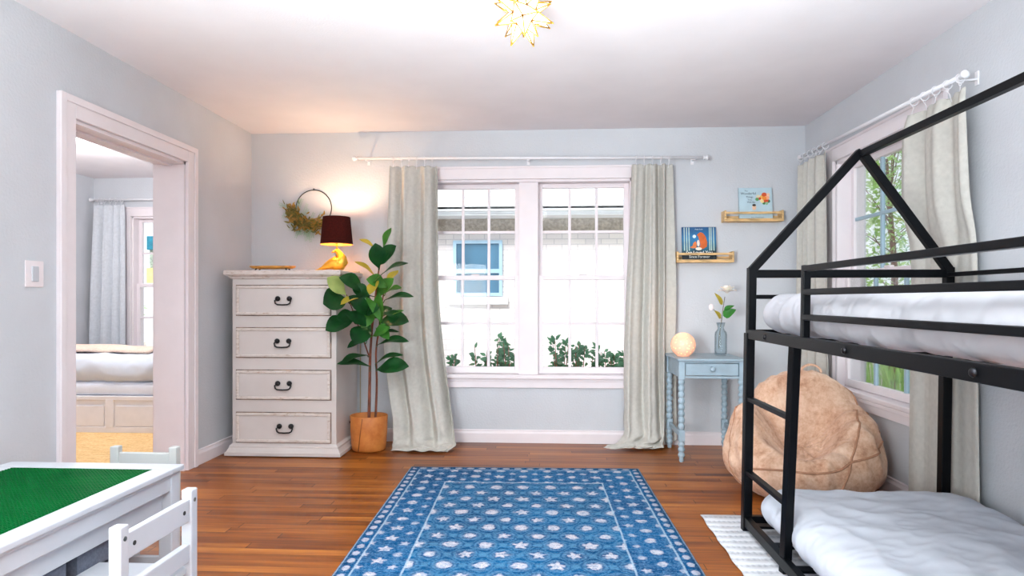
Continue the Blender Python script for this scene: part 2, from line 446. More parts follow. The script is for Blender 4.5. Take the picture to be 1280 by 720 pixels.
    def prism(self, prof, a, b, mapf):
        """profile of 2d points extruded from a to b; mapf(p, q, t) gives the 3d point"""
        A = [self.bm.verts.new(mapf(p, q, a)) for p, q in prof]; B = [self.bm.verts.new(mapf(p, q, b)) for p, q in prof]
        n = len(prof)
        for i in range(n):
            f = self.bm.faces.new((A[i], A[(i + 1) % n], B[(i + 1) % n], B[i])); f.material_index = self.mi
        self.bm.faces.new(A[::-1]).material_index = self.mi; self.bm.faces.new(B).material_index = self.mi
        return self
    def quad(self, a, b, c, d):
        f = self.bm.faces.new([self.bm.verts.new(Vector(p)) for p in (a, b, c, d)]); f.material_index = self.mi; return f
    def grid(self, rows, smooth=True, closed=False):
        vs = [[self.bm.verts.new(p) for p in r] for r in rows]
        for a, b in zip(vs, vs[1:]):
            n = len(a)
            for k in range(n if closed else n - 1):
                f = self.bm.faces.new((a[k], a[(k + 1) % n], b[(k + 1) % n], b[k])); f.smooth = smooth; f.material_index = self.mi
        return vs
    def leaf(self, base, tip, width, nrm, droop=.1, fold=.15, stem=None, shape=.6, nl=7, nw=4):
        base, tip = Vector(base), Vector(tip); d = tip - base; L = d.length; d.normalize()
        side = d.cross(Vector(nrm)).normalized(); up = side.cross(d)
        rows = []
        for i in range(nl + 1):
            t = i / nl
            wd = width * .5 * (sin(pi * min(1, t ** shape)) ** .75) if 0 < t < 1 else width * .02
            row = []
            for j in range(nw + 1):
                s = j / nw * 2 - 1
                p = base + d * (L * t) + side * (wd * s) + up * (abs(s) * wd * fold + droop * L * (sin(pi * t * .9) - .3 * t) + .03 * width * sin(9 * t + 3 * s))
                row.append(p)
            rows.append(row)
        self.grid(rows)
        if stem is not None:
            a = Vector(stem); mid = (a + base) / 2 + Vector((0, 0, -.01))
            self.tube([a, mid, base, base + d * L * .3 + up * droop * L * .5], [.004, .0035, .003, .001], 5)
        return self

def obj(name, mb, mats, parent=None, smooth=False, mods=()):
    bm = mb.bm if isinstance(mb, MB) else mb
    bmesh.ops.recalc_face_normals(bm, faces=bm.faces)
    off = Vector(parent['_o']) if parent is not None and '_o' in parent else Vector((0, 0, 0))
    if parent is None and len(bm.verts):
        lo = Vector([min(v.co[i] for v in bm.verts) for i in range(3)]); hi = Vector([max(v.co[i] for v in bm.verts) for i in range(3)])
        loc = Vector(((lo.x + hi.x) / 2, (lo.y + hi.y) / 2, lo.z)); off = loc
    for v in bm.verts: v.co -= off
    me = bpy.data.meshes.new(name); bm.to_mesh(me); bm.free()
    for m in (mats if isinstance(mats, (list, tuple)) else [mats]): me.materials.append(m)
    if smooth:
        for p in me.polygons: p.use_smooth = True
    o = bpy.data.objects.new(name, me); C.objects.link(o)
    if parent is not None: o.parent = parent; OFF[o.name] = off; o['_o'] = tuple(off)
    else: o.location = off; o['_o'] = tuple(off)
    for k, kw in mods:
        md = o.modifiers.new(k.lower(), k)
        for a, v in kw.items(): setattr(md, a, v)
    return o
OFF = {}
def thing(name, label, cat, loc, group=None):
    o = bpy.data.objects.new(name, None); o.empty_display_size = .1; C.objects.link(o); o.location = loc
    o['label'] = label; o['category'] = cat; o['_o'] = tuple(loc)
    if group: o['group'] = group
    return o
def tag(o, label, cat, group=None):
    o['label'] = label; o['category'] = cat
    if group: o['group'] = group
    return o
def struct(name, mb, m, parent=None, smooth=False):
    o = obj(name, mb, m, parent, smooth)
    if parent is None: o['kind'] = 'structure'
    return o
def sroot(name, loc=(0, 0, 0)):
    o = bpy.data.objects.new(name, None); C.objects.link(o); o.location = loc; o['kind'] = 'structure'; o['_o'] = tuple(loc); return o

# ------------------------------------------------------------------ the room
YB, XL, XR, HC = 4.963, -2.353, 1.970, 2.44
YF = -1.4; WT = .2
FX0, FY1 = -4.93, 6.68              # the bedroom beyond the doorway
struct('floor', MB().box(XL - WT, XR + .02, YF, YB + .02, -.12, 0), M['floor'])
struct('floor_bedroom', MB().box(FX0 - .1, XL - WT, YF, FY1 + .1, -.12, 0), M['floor'])
struct('ceiling', MB().box(XL - .1, XR + .1, YF, YB + .1, HC, HC + .15), M['ceiling'])
struct('ceiling_bedroom', MB().box(FX0 - .1, XL - .1, YF, FY1 + .1, HC, HC + .15), M['ceiling'])
def wall_open(x0, x1, z0, z1, a0, a1, b0, b1, mapf):
    mb = MB()
    for (p0, p1, q0, q1) in ((x0, a0, z0, z1), (a1, x1, z0, z1), (a0, a1, z0, b0), (a0, a1, b1, z1)):
        if p1 - p0 > 1e-4 and q1 - q0 > 1e-4: mb.box(*mapf(p0, p1, q0, q1))
    return mb
W1 = (-.93, .665, .53, 2.055)       # window in the back wall
W2 = (3.33, 4.45, .53, 2.055)       # window in the side wall, along y
W3 = (-4.50, -3.35, .53, 2.02)      # bedroom window
DO = (3.04, 4.03, 0, 2.015)         # doorway, along y
struct('wall_back', wall_open(XL - WT, XR + WT, 0, HC, *W1, lambda p, q, r, s: (p, q, YB, YB + WT, r, s)), M['wall'])
struct('wall_right', wall_open(YF, YB, 0, HC, *W2, lambda p, q, r, s: (XR, XR + WT, p, q, r, s)), M['wall'])
struct('wall_left', wall_open(YF, YB, 0, HC, *DO, lambda p, q, r, s: (XL - WT, XL, p, q, r, s)), M['wall'])
struct('wall_bedroom_far', wall_open(FX0, XL - WT, 0, HC, *W3, lambda p, q, r, s: (p, q, FY1, FY1 + WT, r, s)), M['wall'])
struct('wall_bedroom_near', MB().box(FX0 - WT, XL - WT, .4, .6, 0, HC), M['wall'])  # unseen wall, added to keep sky light off the door jamb
struct('wall_bedroom_left', MB().box(FX0 - WT, FX0, YF, FY1 + WT, 0, HC), M['wall'])
struct('wall_bedroom_right', MB().box(XL - WT, XL - WT + .15, YB + WT, FY1 + WT, 0, HC), M['wall'])
bprof = [(0, 0), (.016, 0), (.016, .072), (.012, .082), (.009, .088), (.009, .097), (0, .101)]
def baseb(name, a, b, mapf): struct(name, MB().prism(bprof, a, b, mapf), M['white'])
baseb('baseboard_back', XL, XR, lambda p, q, t: Vector((t, YB - p, q)))
baseb('baseboard_left', 4.137, YB - .016, lambda p, q, t: Vector((XL + p, t, q)))
baseb('baseboard_left_front', YF, 2.93, lambda p, q, t: Vector((XL + p, t, q)))
baseb('baseboard_right', YF, YB - .016, lambda p, q, t: Vector((XR - p, t, q)))
baseb('baseboard_bedroom_far', FX0, XL - WT, lambda p, q, t: Vector((t, FY1 - p, q)))

# doorway lining and casing
dr = sroot('door_1', (XL, 3.53, 0))
j = MB()
j.box(XL - WT, XL, DO[0], DO[0] + .018, 0, DO[3]); j.box(XL - WT, XL, DO[1] - .018, DO[1], 0, DO[3]); j.box(XL - WT, XL, DO[0], DO[1], DO[3] - .018, DO[3])
j.box(XL - .12, XL - .08, DO[0] + .018, DO[0] + .03, 0, DO[3] - .018); j.box(XL - .12, XL - .08, DO[0], DO[1], DO[3] - .03, DO[3] - .018)
obj('jamb', j, M['white'], dr)
cs = MB()
for x0, x1 in ((XL, XL + .02), (XL - WT - .02, XL - WT)):
    cs.box(x0, x1, DO[0] - .107, DO[0], 0, DO[3] + .107, .003); cs.box(x0, x1, DO[1], DO[1] + .107, 0, DO[3] + .107, .003); cs.box(x0, x1, DO[0], DO[1], DO[3], DO[3] + .107, .003)
x0 = XL + .02
cs.box(x0, x0 + .008, DO[1] + .07, DO[1] + .107, 0, DO[3] + .107, .003); cs.box(x0, x0 + .008, DO[0] - .107, DO[0] - .07, 0, DO[3] + .107, .003); cs.box(x0, x0 + .008, DO[0] - .07, DO[1] + .07, DO[3] + .07, DO[3] + .107, .003)
obj('casing', cs, M['white'], dr)

def window(name, a0, a1, b0, b1, mapf, units, glass_d=.08, cas=.095, cols=3, sash_mat=None, horn=.03, out=.055):
    """mapf(a, d, z): along the wall, depth outwards (negative is into the room), height"""
    c = mapf((a0 + a1) / 2, 0, b0); root = sroot(name, c)
    def bx(mb, p, q, d0, d1, r, s, bev=.002):
        u, v = mapf(p, d0, r), mapf(q, d1, s)
        mb.box(min(u.x, v.x), max(u.x, v.x), min(u.y, v.y), max(u.y, v.y), r, s, bev)
    t = MB()
    bx(t, a0 - cas, a0, -.022, 0, b0 - .02, b1 + cas); bx(t, a1, a1 + cas, -.022, 0, b0 - .02, b1 + cas); bx(t, a0, a1, -.022, 0, b1, b1 + cas)
    bx(t, a0 - cas - .004, a1 + cas + .004, -.03, 0, b1 + cas - .012, b1 + cas + .004)
    obj('casing', t, M['white'], root)
    s = MB(); bx(s, a0 - cas - horn, a1 + cas + horn, -out, .08, b0 - .028, b0 + .002, .006)
    obj('sill', s, M['white'], root)
    ap = MB(); bx(ap, a0 - cas, a1 + cas, -.02, 0, b0 - .1, b0 - .028); bx(ap, a0 - cas, a1 + cas, -.028, 0, b0 - .05, b0 - .028)
    obj('apron', ap, M['white'], root)
    fr = MB(); lt = .02
    bx(fr, a0, a0 + lt, 0, .18, b0, b1); bx(fr, a1 - lt, a1, 0, .18, b0, b1); bx(fr, a0, a1, 0, .18, b1 - lt, b1); bx(fr, a0, a1, .08, .2, b0 - .02, b0 + .012)
    for m0, m1 in zip(units, units[1:]): bx(fr, m0[1], m1[0], .02, .15, b0, b1)
    obj('frame', fr, M['white'], root)
    zm = (b0 + b1) / 2 - .003
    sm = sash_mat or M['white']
    for (g0, g1) in units:
        for k, (z0, z1, dd) in enumerate(((zm - .018, b1 - lt, glass_d + .03), (b0 + .004, zm + .018, glass_d - .01))):
            sh = MB(); st = .036; top = .036; bot = .036 if k == 0 else .05
            bx(sh, g0 - .005, g0 + st, dd - .018, dd + .018, z0, z1, .003); bx(sh, g1 - st, g1 + .005, dd - .018, dd + .018, z0, z1, .003)
            bx(sh, g0 + st, g1 - st, dd - .018, dd + .018, z1 - top, z1, .003); bx(sh, g0 + st, g1 - st, dd - .018, dd + .018, z0, z0 + bot, .003)
            ha, hb = g0 + st, g1 - st; za, zb = z0 + bot, z1 - top
            mu = MB()
            for i in range(1, cols): xx = ha + (hb - ha) * i / cols; bx(mu, xx - .011, xx + .011, dd - .01, dd + .01, za, zb, .002)
            zz = (za + zb) / 2; bx(mu, ha, hb, dd - .0085, dd + .0085, zz - .011, zz + .011, .002)
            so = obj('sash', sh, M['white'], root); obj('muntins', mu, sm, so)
            g = MB(); bx(g, ha - .004, hb + .004, dd - .002, dd + .002, za - .004, zb + .004, 0)
            obj('pane', g, M['pane'], so)
        lk = MB(); mid = (g0 + g1) / 2; bx(lk, mid - .03, mid + .03, glass_d - .035, glass_d - .005, zm + .018, zm + .03, .003); obj('sash_lock', lk, M['white'], root)
window('window_1', *W1, lambda a, d, z: Vector((a, YB + d, z)), [(-.93 + .02, -.215), (-.065, .665 - .02)])
window('window_2', *W2, lambda a, d, z: Vector((XR + d, a, z)), [(W2[0] + .02, W2[1] - .02)], horn=.0, out=.03, sash_mat=M['muntin_backlit'])
window('window_3', *W3, lambda a, d, z: Vector((a, FY1 + d, z)), [(W3[0] + .02, W3[1] - .02)])

# light switch
ls = thing('light_switch', 'white rocker light switch on the grey wall beside the doorway', 'light switch', (XL, 2.80, 1.173))
obj('plate', MB().box(XL, XL + .006, 2.748, 2.852, 1.172, 1.293, .003), M['white'], ls)
obj('rocker', MB().box(XL + .004, XL + .011, 2.781, 2.819, 1.197, 1.268, .003), M['kid_white'], ls)

# ------------------------------------------------------------------ curtains and rods
def lerp_keys(keys, t):
    n = len(keys) - 1; x = min(max(t, 0), 1) * n; i = min(int(x), n - 1); f = x - i
    p0, p1, p2, p3 = keys[max(i - 1, 0)], keys[i], keys[i + 1], keys[min(i + 2, n)]
    out = []
    for a, b, c, d in zip(p0, p1, p2, p3):
        m1, m2 = (c - a) * .5, (d - b) * .5
        out.append((2 * f ** 3 - 3 * f ** 2 + 1) * b + (f ** 3 - 2 * f ** 2 + f) * m1 + (-2 * f ** 3 + 3 * f ** 2) * c + (f ** 3 - f ** 2) * m2)
    return out
def curtain(label, keys, mapf, nf, seed, mat, rod_d, rings, rodz, axis, group, cols=150, rows=90, cap=None):
    """keys: (z, left, right, distance from wall, fold depth, rumple)"""
    rs = []
    for i in range(rows + 1):
        t = i / rows; z, l, r, d, amp, rum = lerp_keys(keys, t); row = []
        for k in range(cols + 1):
            s = k / cols
            ph = 2 * pi * nf * (s + .05 * sin(4.3 * s + seed) + .035 * noise.noise(Vector((s * 2.5, t * 1.3, seed))))
            wv = sin(ph + .85 * sin(ph + .6)) * (.8 + .5 * noise.noise(Vector((s * 2.2, t * .8, seed + 5))))
            wv += .14 * noise.noise(Vector((s * 5, t * 1.4, seed + 9)))
            ru = noise.noise(Vector((s * 5, t * 16, seed + 2))) * rum
            a = l + (r - l) * (s + .012 * cos(ph) * (1 if amp > .01 else 0)) + ru * .5
            dd = max(.012, d + amp * wv + ru)
            if cap: dd = cap(a, z, dd)
            zz = z + rum * .9 * (.5 + .7 * noise.noise(Vector((s * 6 + 3, t * 11, seed + 1))))
            if t < .02: zz -= .008 * (1 - cos(2 * pi * rings * s)) * .5
            row.append(mapf(a, dd, max(zz, .006)))
        rs.append(row)
    mb = MB(); mb.grid(rs)
    top = rs[0]; c = mapf((keys[0][1] + keys[0][2]) / 2, keys[0][3], 0)
    root = thing('curtain', label, 'curtain', c, group)
    obj('panel', mb, mat, root, True, (('SOLIDIFY', dict(thickness=.003, offset=0)),))
    for k in range(rings):
        s = (k + .5) / rings; p = top[int(s * cols)]
        l, r = keys[0][1], keys[0][2]; a = l + (r - l) * s
        cc = mapf(a, rod_d, rodz(a))
        m2 = MB().ring(cc - Vector((0, 0, .008)), axis, .021, .0026, 16, 6); m2.ring(cc - Vector((0, 0, .034)), axis, .006, .0018, 10, 5); 
        m2.tube([cc - Vector((0, 0, .038)), (cc - Vector((0, 0, .038)) + Vector(p)) / 2, Vector(p) - Vector((0, 0, .02))], .002, 5)
        obj('ring', m2, M['rod'], root)
    return root
mb_back = lambda a, d, z: Vector((a, YB - d, z))
mb_right = lambda a, d, z: Vector((XR - d, a, z))
mb_far = lambda a, d, z: Vector((a, FY1 - d, z))
rz1 = lambda a: 2.214 - (a + 1.478) * .0098
rz2 = lambda a: 2.172 - (4.8 - a) * .024
rz3 = lambda a: 2.19
def rod(label, a0, a1, mapf, d, rz, axis, brks, group='white curtain rods'):
    root = thing('curtain_rod', label, 'curtain rod', mapf((a0 + a1) / 2, d, rz(a0)), None)
    obj('pole', MB().tube([mapf(a0, d, rz(a0)), mapf(a1, d, rz(a1))], .0105, 12), M['rod'], root, False)
    for a, sgn in ((a0, -1), (a1, 1)):
        obj('finial', MB().tube([mapf(a + sgn * q, d, rz(a)) for q in (-.006, 0, .004, .014, .024, .030, .034)], [.015, .015, .012, .02, .02, .014, .004], 12), M['rod'], root)
    for a in brks:
        b = MB(); p = mapf(a, 0, rz(a)); q = mapf(a, d, rz(a)); b.bar(p - Vector((0, 0, .006)), q - Vector((0, 0, .014)), .012, .008, .001)
        w0 = mapf(a - .012, 0, rz(a) - .035); w1 = mapf(a + .012, .006, rz(a) + .03)
        b.box(min(w0.x, w1.x), max(w0.x, w1.x), min(w0.y, w1.y), max(w0.y, w1.y), w0.z, w1.z, .002)
        obj('bracket', b, M['rod'], root)
rod('long white curtain rod above the double window', -1.475, 1.19, mb_back, .09, rz1, (1, 0, 0), (-1.40, -.14, 1.12))
rod('white curtain rod over the window behind the bunk bed', 2.985, 4.80, mb_right, .09, rz2, (0, 1, 0), (3.02, 4.76))
rod('white curtain rod in the bedroom through the doorway', -4.88, -3.1, mb_far, .09, rz3, (1, 0, 0), (-4.84, -3.2))
curtain('beige curtain behind the potted fig, warmed by the lamp', [
    (2.150, -1.212, -.850, .09, .024, 0), (2.05, -1.215, -.845, .09, .038, 0), (1.7, -1.225, -.842, .095, .046, 0), (1.2, -1.235, -.835, .105, .054, .002),
    (.8, -1.25, -.80, .125, .060, .004), (.45, -1.21, -.755, .14, .065, .008), (.2, -1.165, -.715, .18, .062, .016), (.06, -1.145, -.69, .24, .05, .028), (.016, -1.14, -.68, .31, .03, .034), (.008, -1.135, -.72, .385, .012, .022)],
    mb_back, 3.1, 1.3, M['curtain'], .09, 6, rz1, (1, 0, 0), None)
curtain('beige curtain beside the blue side table, pooling on the floor', [
    (2.145, .648, .958, .09, .024, 0), (2.05, .645, .962, .09, .038, 0), (1.7, .63, .972, .095, .046, 0), (1.2, .605, .985, .10, .052, .002),
    (.8, .59, .98, .11, .055, .004), (.45, .585, .985, .115, .052, .006), (.2, .582, .99, .14, .046, .014), (.07, .565, .99, .18, .04, .024), (.022, .46, .97, .22, .026, .034), (.01, .415, .88, .24, .012, .026)],
    mb_back, 2.6, 4.1, M['curtain'], .09, 5, rz1, (1, 0, 0), None, cap=lambda a, z, d: d if a < .86 else min(d, .20 + (.075 - .20) * min(1, (a - .86) / .045)))
curtain('pale curtain in the corner past the side window', [
    (2.115, 4.36, 4.86, .09, .022, 0), (2.0, 4.35, 4.86, .09, .034, 0), (1.5, 4.33, 4.87, .09, .040, 0), (.9, 4.30, 4.87, .095, .042, .003), (.4, 4.28, 4.87, .10, .04, .006), (.08, 4.27, 4.87, .12, .035, .012), (.012, 4.28, 4.86, .16, .02, .014)],
    mb_right, 4.4, 2.7, M['curtain'], .09, 6, rz2, (0, 1, 0), None)
curtain('pale curtain hanging behind the bunk bed roof frame', [
    (2.070, 2.955, 3.41, .08, .026, 0), (1.95, 2.95, 3.44, .08, .040, 0), (1.6, 2.945, 3.46, .07, .040, 0), (1.35, 2.945, 3.46, .044, .016, 0), (.9, 2.94, 3.47, .042, .012, .0), (.4, 2.93, 3.48, .042, .012, .0), (.012, 2.92, 3.49, .042, .012, .0)],
    mb_right, 2.4, 6.4, M['curtain'], .09, 5, rz2, (0, 1, 0), None, cap=lambda a, z, d: max(d, .033))
curtain('pale grey curtain in the bedroom beyond the doorway', [
    (2.135, -4.84, -4.52, .09, .02, 0), (2.0, -4.85, -4.51, .09, .03, 0), (1.3, -4.87, -4.50, .10, .036, 0), (.6, -4.89, -4.50, .10, .036, .004), (.05, -4.89, -4.49, .11, .03, .01)],
    mb_far, 3.6, 8.2, M['curtain_blue'], .09, 5, rz3, (1, 0, 0), None, 90, 40)

# ------------------------------------------------------------------ rugs
rg = bmesh.new()
cFL, cFR, cNL, cNR = Vector((-.897, 4.17, 0)), Vector((.603, 4.225, 0)), Vector((-.925, 1.85, 0)), Vector((.575, 1.905, 0))
nx, ny = 30, 46; mbr = MB(); rows = []
HWR, LR = .75, 2.32
for zt in (0,):
    for jy in range(ny + 1):
        rows.append([Vector((-HWR + 2 * HWR * i / nx, -LR * jy / ny, .007 + .0012 * noise.noise(Vector((i * .6, jy * .5, 3))))) for i in range(nx + 1)])
mbr.grid(rows)
rugo = obj('area_rug', mbr, M['rug'], None, True, (('SOLIDIFY', dict(thickness=.006, offset=-1)),))
# keep the pattern's origin at the centre of the far edge
for v in rugo.data.vertices: v.co += Vector(rugo['_o'])
mid = (cFL + cFR) / 2; rugo.location = mid; rugo.rotation_euler = (0, 0, atan2(.055, 1.5) * .6)
tag(rugo, 'blue patterned area rug with white flowers in the middle of the wood floor', 'rug')
r2 = MB(); rows = []
for jy in range(25):
    rows.append([Vector((.79 + .95 * i / 14 + (.004 * sin(jy * 1.7) if i == 0 else 0), 3.315 - 1.35 * jy / 24, .006 + .001 * sin(i + jy))) for i in range(15)])
r2.grid(rows)
tag(obj('woven_mat', r2, M['rug2'], None, True, (('SOLIDIFY', dict(thickness=.005, offset=-1)),)), 'pale grey woven mat under the foot of the bunk bed', 'rug')

# ------------------------------------------------------------------ dresser
DY0, DY1 = 4.435, 4.935
ds = thing('dresser', 'tall distressed cream dresser with four drawers in the corner', 'dresser', (-1.86, 4.68, 0))
b = MB().box(-2.243, -1.487, DY0, DY1, .05, 1.272, .003)
obj('carcass', b, M['dresser'], ds)
pl = MB()
def moul(prof, z0, mb, x0=-2.243, x1=-1.487):
    """profile of (overhang, height) run around front and sides"""
    for (o0, h0), (o1, h1) in zip(prof, prof[1:]):
        A = [Vector((x0 - o0, DY1, z0 + h0)), Vector((x0 - o0, DY0 - o0, z0 + h0)), Vector((x1 + o0, DY0 - o0, z0 + h0)), Vector((x1 + o0, DY1, z0 + h0))]
        B = [Vector((x0 - o1, DY1, z0 + h1)), Vector((x0 - o1, DY0 - o1, z0 + h1)), Vector((x1 + o1, DY0 - o1, z0 + h1)), Vector((x1 + o1, DY1, z0 + h1))]
        for i in range(3): mb.quad(A[i], A[i + 1], B[i + 1], B[i])
        mb.quad(A[3], A[0], B[0], B[3])
    for o, h, rv in ((prof[0][0], prof[0][1], 1), (prof[-1][0], prof[-1][1], 0)):
        mb.quad((x0 - o, DY1, z0 + h), (x0 - o, DY0 - o, z0 + h), (x1 + o, DY0 - o, z0 + h), (x1 + o, DY1, z0 + h))
moul([(.04, .008), (.04, .03), (.032, .036), (.022, .055), (.018, .06), (.018, .072), (.004, .085), (0, .09)], 0, pl)
obj('plinth', pl, M['dresser'], ds)
tp = MB(); moul([(0, 0), (.012, .004), (.02, .018), (.034, .024), (.044, .034), (.044, .058), (.04, .062)], 1.262, tp)
obj('top', tp, [M['moulding']], ds)
for k, (z1, z0) in enumerate(((1.221, 1.000), (.919, .700), (.617, .401), (.315, .095))):
    d = MB(); x0, x1 = -2.215, -1.522
    d.box(x0, x1, DY0 - .004, DY0 + .002, z0, z1, 0, 2)                    # worn brown edge, with the gap's shadow line painted in
    d.box(x0 + .006, x1 - .006, DY0 - .010, DY0, z0 + .006, z1 - .006, .002, 0)
    t = .026
    for q in ((x0 + .006, x1 - .006, z1 - t, z1 - .006), (x0 + .006, x1 - .006, z0 + .006, z0 + t), (x0 + .006, x0 + t, z0 + t, z1 - t), (x1 - t, x1 - .006, z0 + t, z1 - t)):
        d.box(q[0], q[1], DY0 - .019, DY0 - .008, q[2], q[3], .006, 1)
    dd = obj('drawer', d, [M['dresser'], M['moulding'], M['wear']], ds)
    h = MB(); hx = -1.862 + (0, -.004, 0, .012)[k]; hz = (z0 + z1) / 2 + .012; y0 = DY0 - .010
    for sx in (-1, 1):
        h.tube([(hx + sx * .042, y0, hz), (hx + sx * .042, y0 - .004, hz), (hx + sx * .042, y0 - .012, hz), (hx + sx * .042, y0 - .022, hz), (hx + sx * .042, y0 - .026, hz)], [.014, .018, .019, .012, .004], 12)
    h.tube([(hx - .046, y0 - .016, hz - .004), (hx - .058, y0 - .022, hz - .014), (hx - .052, y0 - .026, hz - .034), (hx - .036, y0 - .028, hz - .042), (hx, y0 - .029, hz - .044), (hx + .036, y0 - .028, hz - .042), (hx + .052, y0 - .026, hz - .034), (hx + .058, y0 - .022, hz - .014), (hx + .046, y0 - .016, hz - .004)], .0055, 8)
    obj('handle', h, M['iron'], dd)
DT = 1.324
# tray on the dresser
tr = thing('wooden_tray', 'long honey wood dish on black feet on the dresser top', 'tray', (-2.02, 4.60, DT))
rows = []
N = 28
for i, (rr, zz) in enumerate(((.02, .020), (.5, .018), (.86, .021), (.97, .030), (1.0, .038), (.985, .040), (.94, .034), (.8, .028), (.4, .026), (.02, .026))):
    rows.append([Vector((-2.02 + cos(2 * pi * k / N) * .172 * rr * (1 if abs(cos(2 * pi * k / N)) < .9 else 1.02), 4.60 + sin(2 * pi * k / N) * .062 * rr, DT + zz)) for k in range(N)])
t = MB(); t.grid(rows, True, True); obj('dish', t, M['wood_tray'], tr)
for sx in (-1, 1):
    for sy in (-1, 1): obj('foot', MB().tube([(-2.02 + sx * .11, 4.60 + sy * .03, DT + .021), (-2.02 + sx * .122, 4.60 + sy * .036, DT)], [.006, .004], 8), M['iron'], tr)

# bird lamp
LX, LY = -1.575, 4.68
lp = thing('table_lamp', 'golden bird table lamp with burgundy shade on the dresser', 'lamp', (LX, LY, DT))
bd = MB()
sp = [(-.155, .012, .006, .004), (-.13, .016, .012, .008), (-.10, .026, .022, .014), (-.065, .044, .034, .028), (-.03, .058, .046, .042), (.005, .062, .052, .055), (.032, .068, .05, .06), (.048, .082, .044, .05), (.046, .108, .034, .034), (.034, .128, .026, .026), (.022, .143, .022, .023), (.014, .152, .022, .022), (.004, .154, .018, .018), (-.006, .152, .010, .010)]
# body as a sweep of rings
rings = []; n = 16
P = [Vector((LX + a, LY, DT + z)) for a, z, _, _ in sp]
for i, (a, z, ry, rv) in enumerate(sp):
    tdir = (P[min(i + 1, len(P) - 1)] - P[max(i - 1, 0)]).normalized(); up = Vector((0, 1, 0)).cross(tdir) * -1
    rings.append([P[i] + Vector((0, 1, 0)) * cos(2 * pi * k / n) * ry + up * sin(2 * pi * k / n) * rv for k in range(n)])
for r in rings:
    for p in r: p.z = max(p.z, DT)
vs = bd.grid(rings, True, True); bd.bm.faces.new(vs[0]); bd.bm.faces.new(vs[-1][::-1])
bird = obj('bird', bd, M['gold'], lp, True)
obj('beak', MB().tube([(LX - .002, LY, DT + .153), (LX - .016, LY, DT + .150), (LX - .034, LY, DT + .142)], [.011, .008, .001], 10), M['gold'], bird)
for sy in (-1, 1):
    wg = MB(); rows = []
    for i in range(9):
        t_ = i / 8; cx = LX + .04 - .13 * t_; hz = .05 * (sin(pi * (t_ * .8 + .2))) ** .7
        rows.append([Vector((cx, LY + sy * (.054 - .03 * t_ - .012 * abs(q - .5)), DT + .078 - .052 * t_ + hz * (q - .5))) for q in (0, .25, .5, .75, 1)])
    wg.grid(rows); obj('wing', wg, M['gold'], bird, True, (('SOLIDIFY', dict(thickness=.006, offset=0)),))
SXo = .008
obj('lamp_stem', MB().tube([(LX + .02, LY, DT + .145), (LX + SXo, LY, DT + .19), (LX + SXo, LY, DT + .26)], .006, 10).lathe((LX + SXo, LY, DT + .21), [(.012, 0), (.014, .01), (.014, .045), (.01, .05)], 12), M['brass'], lp)
sz0, sz1 = 1.527, 1.733
shd = MB(); shd.lathe((LX + SXo, LY, 0), [(.119, sz0), (.1, sz1)], 40, caps=False)
so = obj('lamp_shade', shd, M['shade'], lp, True)
si = MB(); si.lathe((LX + SXo, LY, 0), [(.1165, sz0), (.0975, sz1)], 40, caps=False)
si.lathe((LX + SXo, LY, 0), [(.1165, sz0), (.119, sz0 - .001), (.1195, sz0 + .004)], 40, caps=False)
obj('shade_lining', si, M['shade_in'], so, True)
spd = MB()
for k in range(3): a = k * 2 * pi / 3; spd.tube([(LX + SXo, LY, sz0 + .06), (LX + SXo + cos(a) * .113, LY + sin(a) * .113, sz0 + .06)], .0016, 5)
obj('shade_spider', spd, M['brass'], so)
obj('bulb', MB().lathe((LX + SXo, LY, DT + .255), [(.008, 0), (.012, .008), (.022, .03), (.024, .042), (.016, .058), (.004, .064)], 16), M['bulb'], lp, True)
light('lamp_bulb', 'POINT', (LX + SXo, LY, DT + .355), 12.0, (1, .76, .50), .03)

cord = spline_pts = [(LX + .05, LY + .03, DT + .004), (LX + .07, 4.80, DT + .004), (LX + .09, 4.93, DT + .006), (-1.472, 4.951, DT - .02), (-1.468, 4.951, 1.0), (-1.467, 4.951, .5), (-1.468, 4.951, .12)]
obj('cord', MB().tube([Vector(lerp_keys(cord, i / 40)) for i in range(41)], .004, 6), M['cord'], lp)
# wreath
WX, WZ, WR = -1.842, 1.842, .143
wr = thing('wreath', 'brass hoop wreath with olive greenery on the wall above the dresser', 'wreath', (WX, YB - .012, WZ - WR))
obj('hoop', MB().ring((WX, YB - .012, WZ), (0, 1, 0), WR, .0036, 56, 8).tube([(WX, YB - .012, WZ + WR - .002), (WX, YB - .012, WZ + WR + .012)], .005, 8), M['iron'], wr)
gr = MB()
for k in range(620):
    a = radians(random.triangular(165, 335, 225)); rr = WR + random.gauss(0, .024)
    p = Vector((WX + cos(a) * rr - .012, YB - .022 - random.random() * .07, WZ + sin(a) * rr + .004)); ang = a + random.choice((-1, 1)) * random.uniform(.4, 1.9)
    l = random.uniform(.025, .05); q = p + Vector((cos(ang) * l, -random.uniform(-.02, .03), sin(ang) * l)); q.y = min(q.y, YB - .012)
    gr.mi = 0 if random.random() < .55 else 1
    gr.leaf(p, q, random.uniform(.009, .017), (random.uniform(-.8, .8), -1, random.uniform(-.8, .8)), .05, .1, None, .7, 4, 2)
gr.mi = 2
for k in range(34):
    a = radians(random.triangular(160, 335, 225)); p = Vector((WX + cos(a) * WR, YB - .03, WZ + sin(a) * WR)); ang = random.uniform(-.6, .6) + (radians(195) if random.random() < .5 else radians(262)) if k % 6 else radians(65)
    l = random.uniform(.07, .11)
    for m_ in range(9):
        c_ = p + Vector((cos(ang), -.1, sin(ang))) * l * (m_ / 8 + .2)
        for sg in (-1, 1): gr.leaf(c_, c_ + Vector((cos(ang + sg * .7), -.1, sin(ang + sg * .7))) * .02, .004, (0, -1, .2), 0, .1, None, .7, 2, 2)
obj('greenery', gr, [M['leaf_wreath'], M['leaf_wreath2'], M['leaf_out2']], wr)

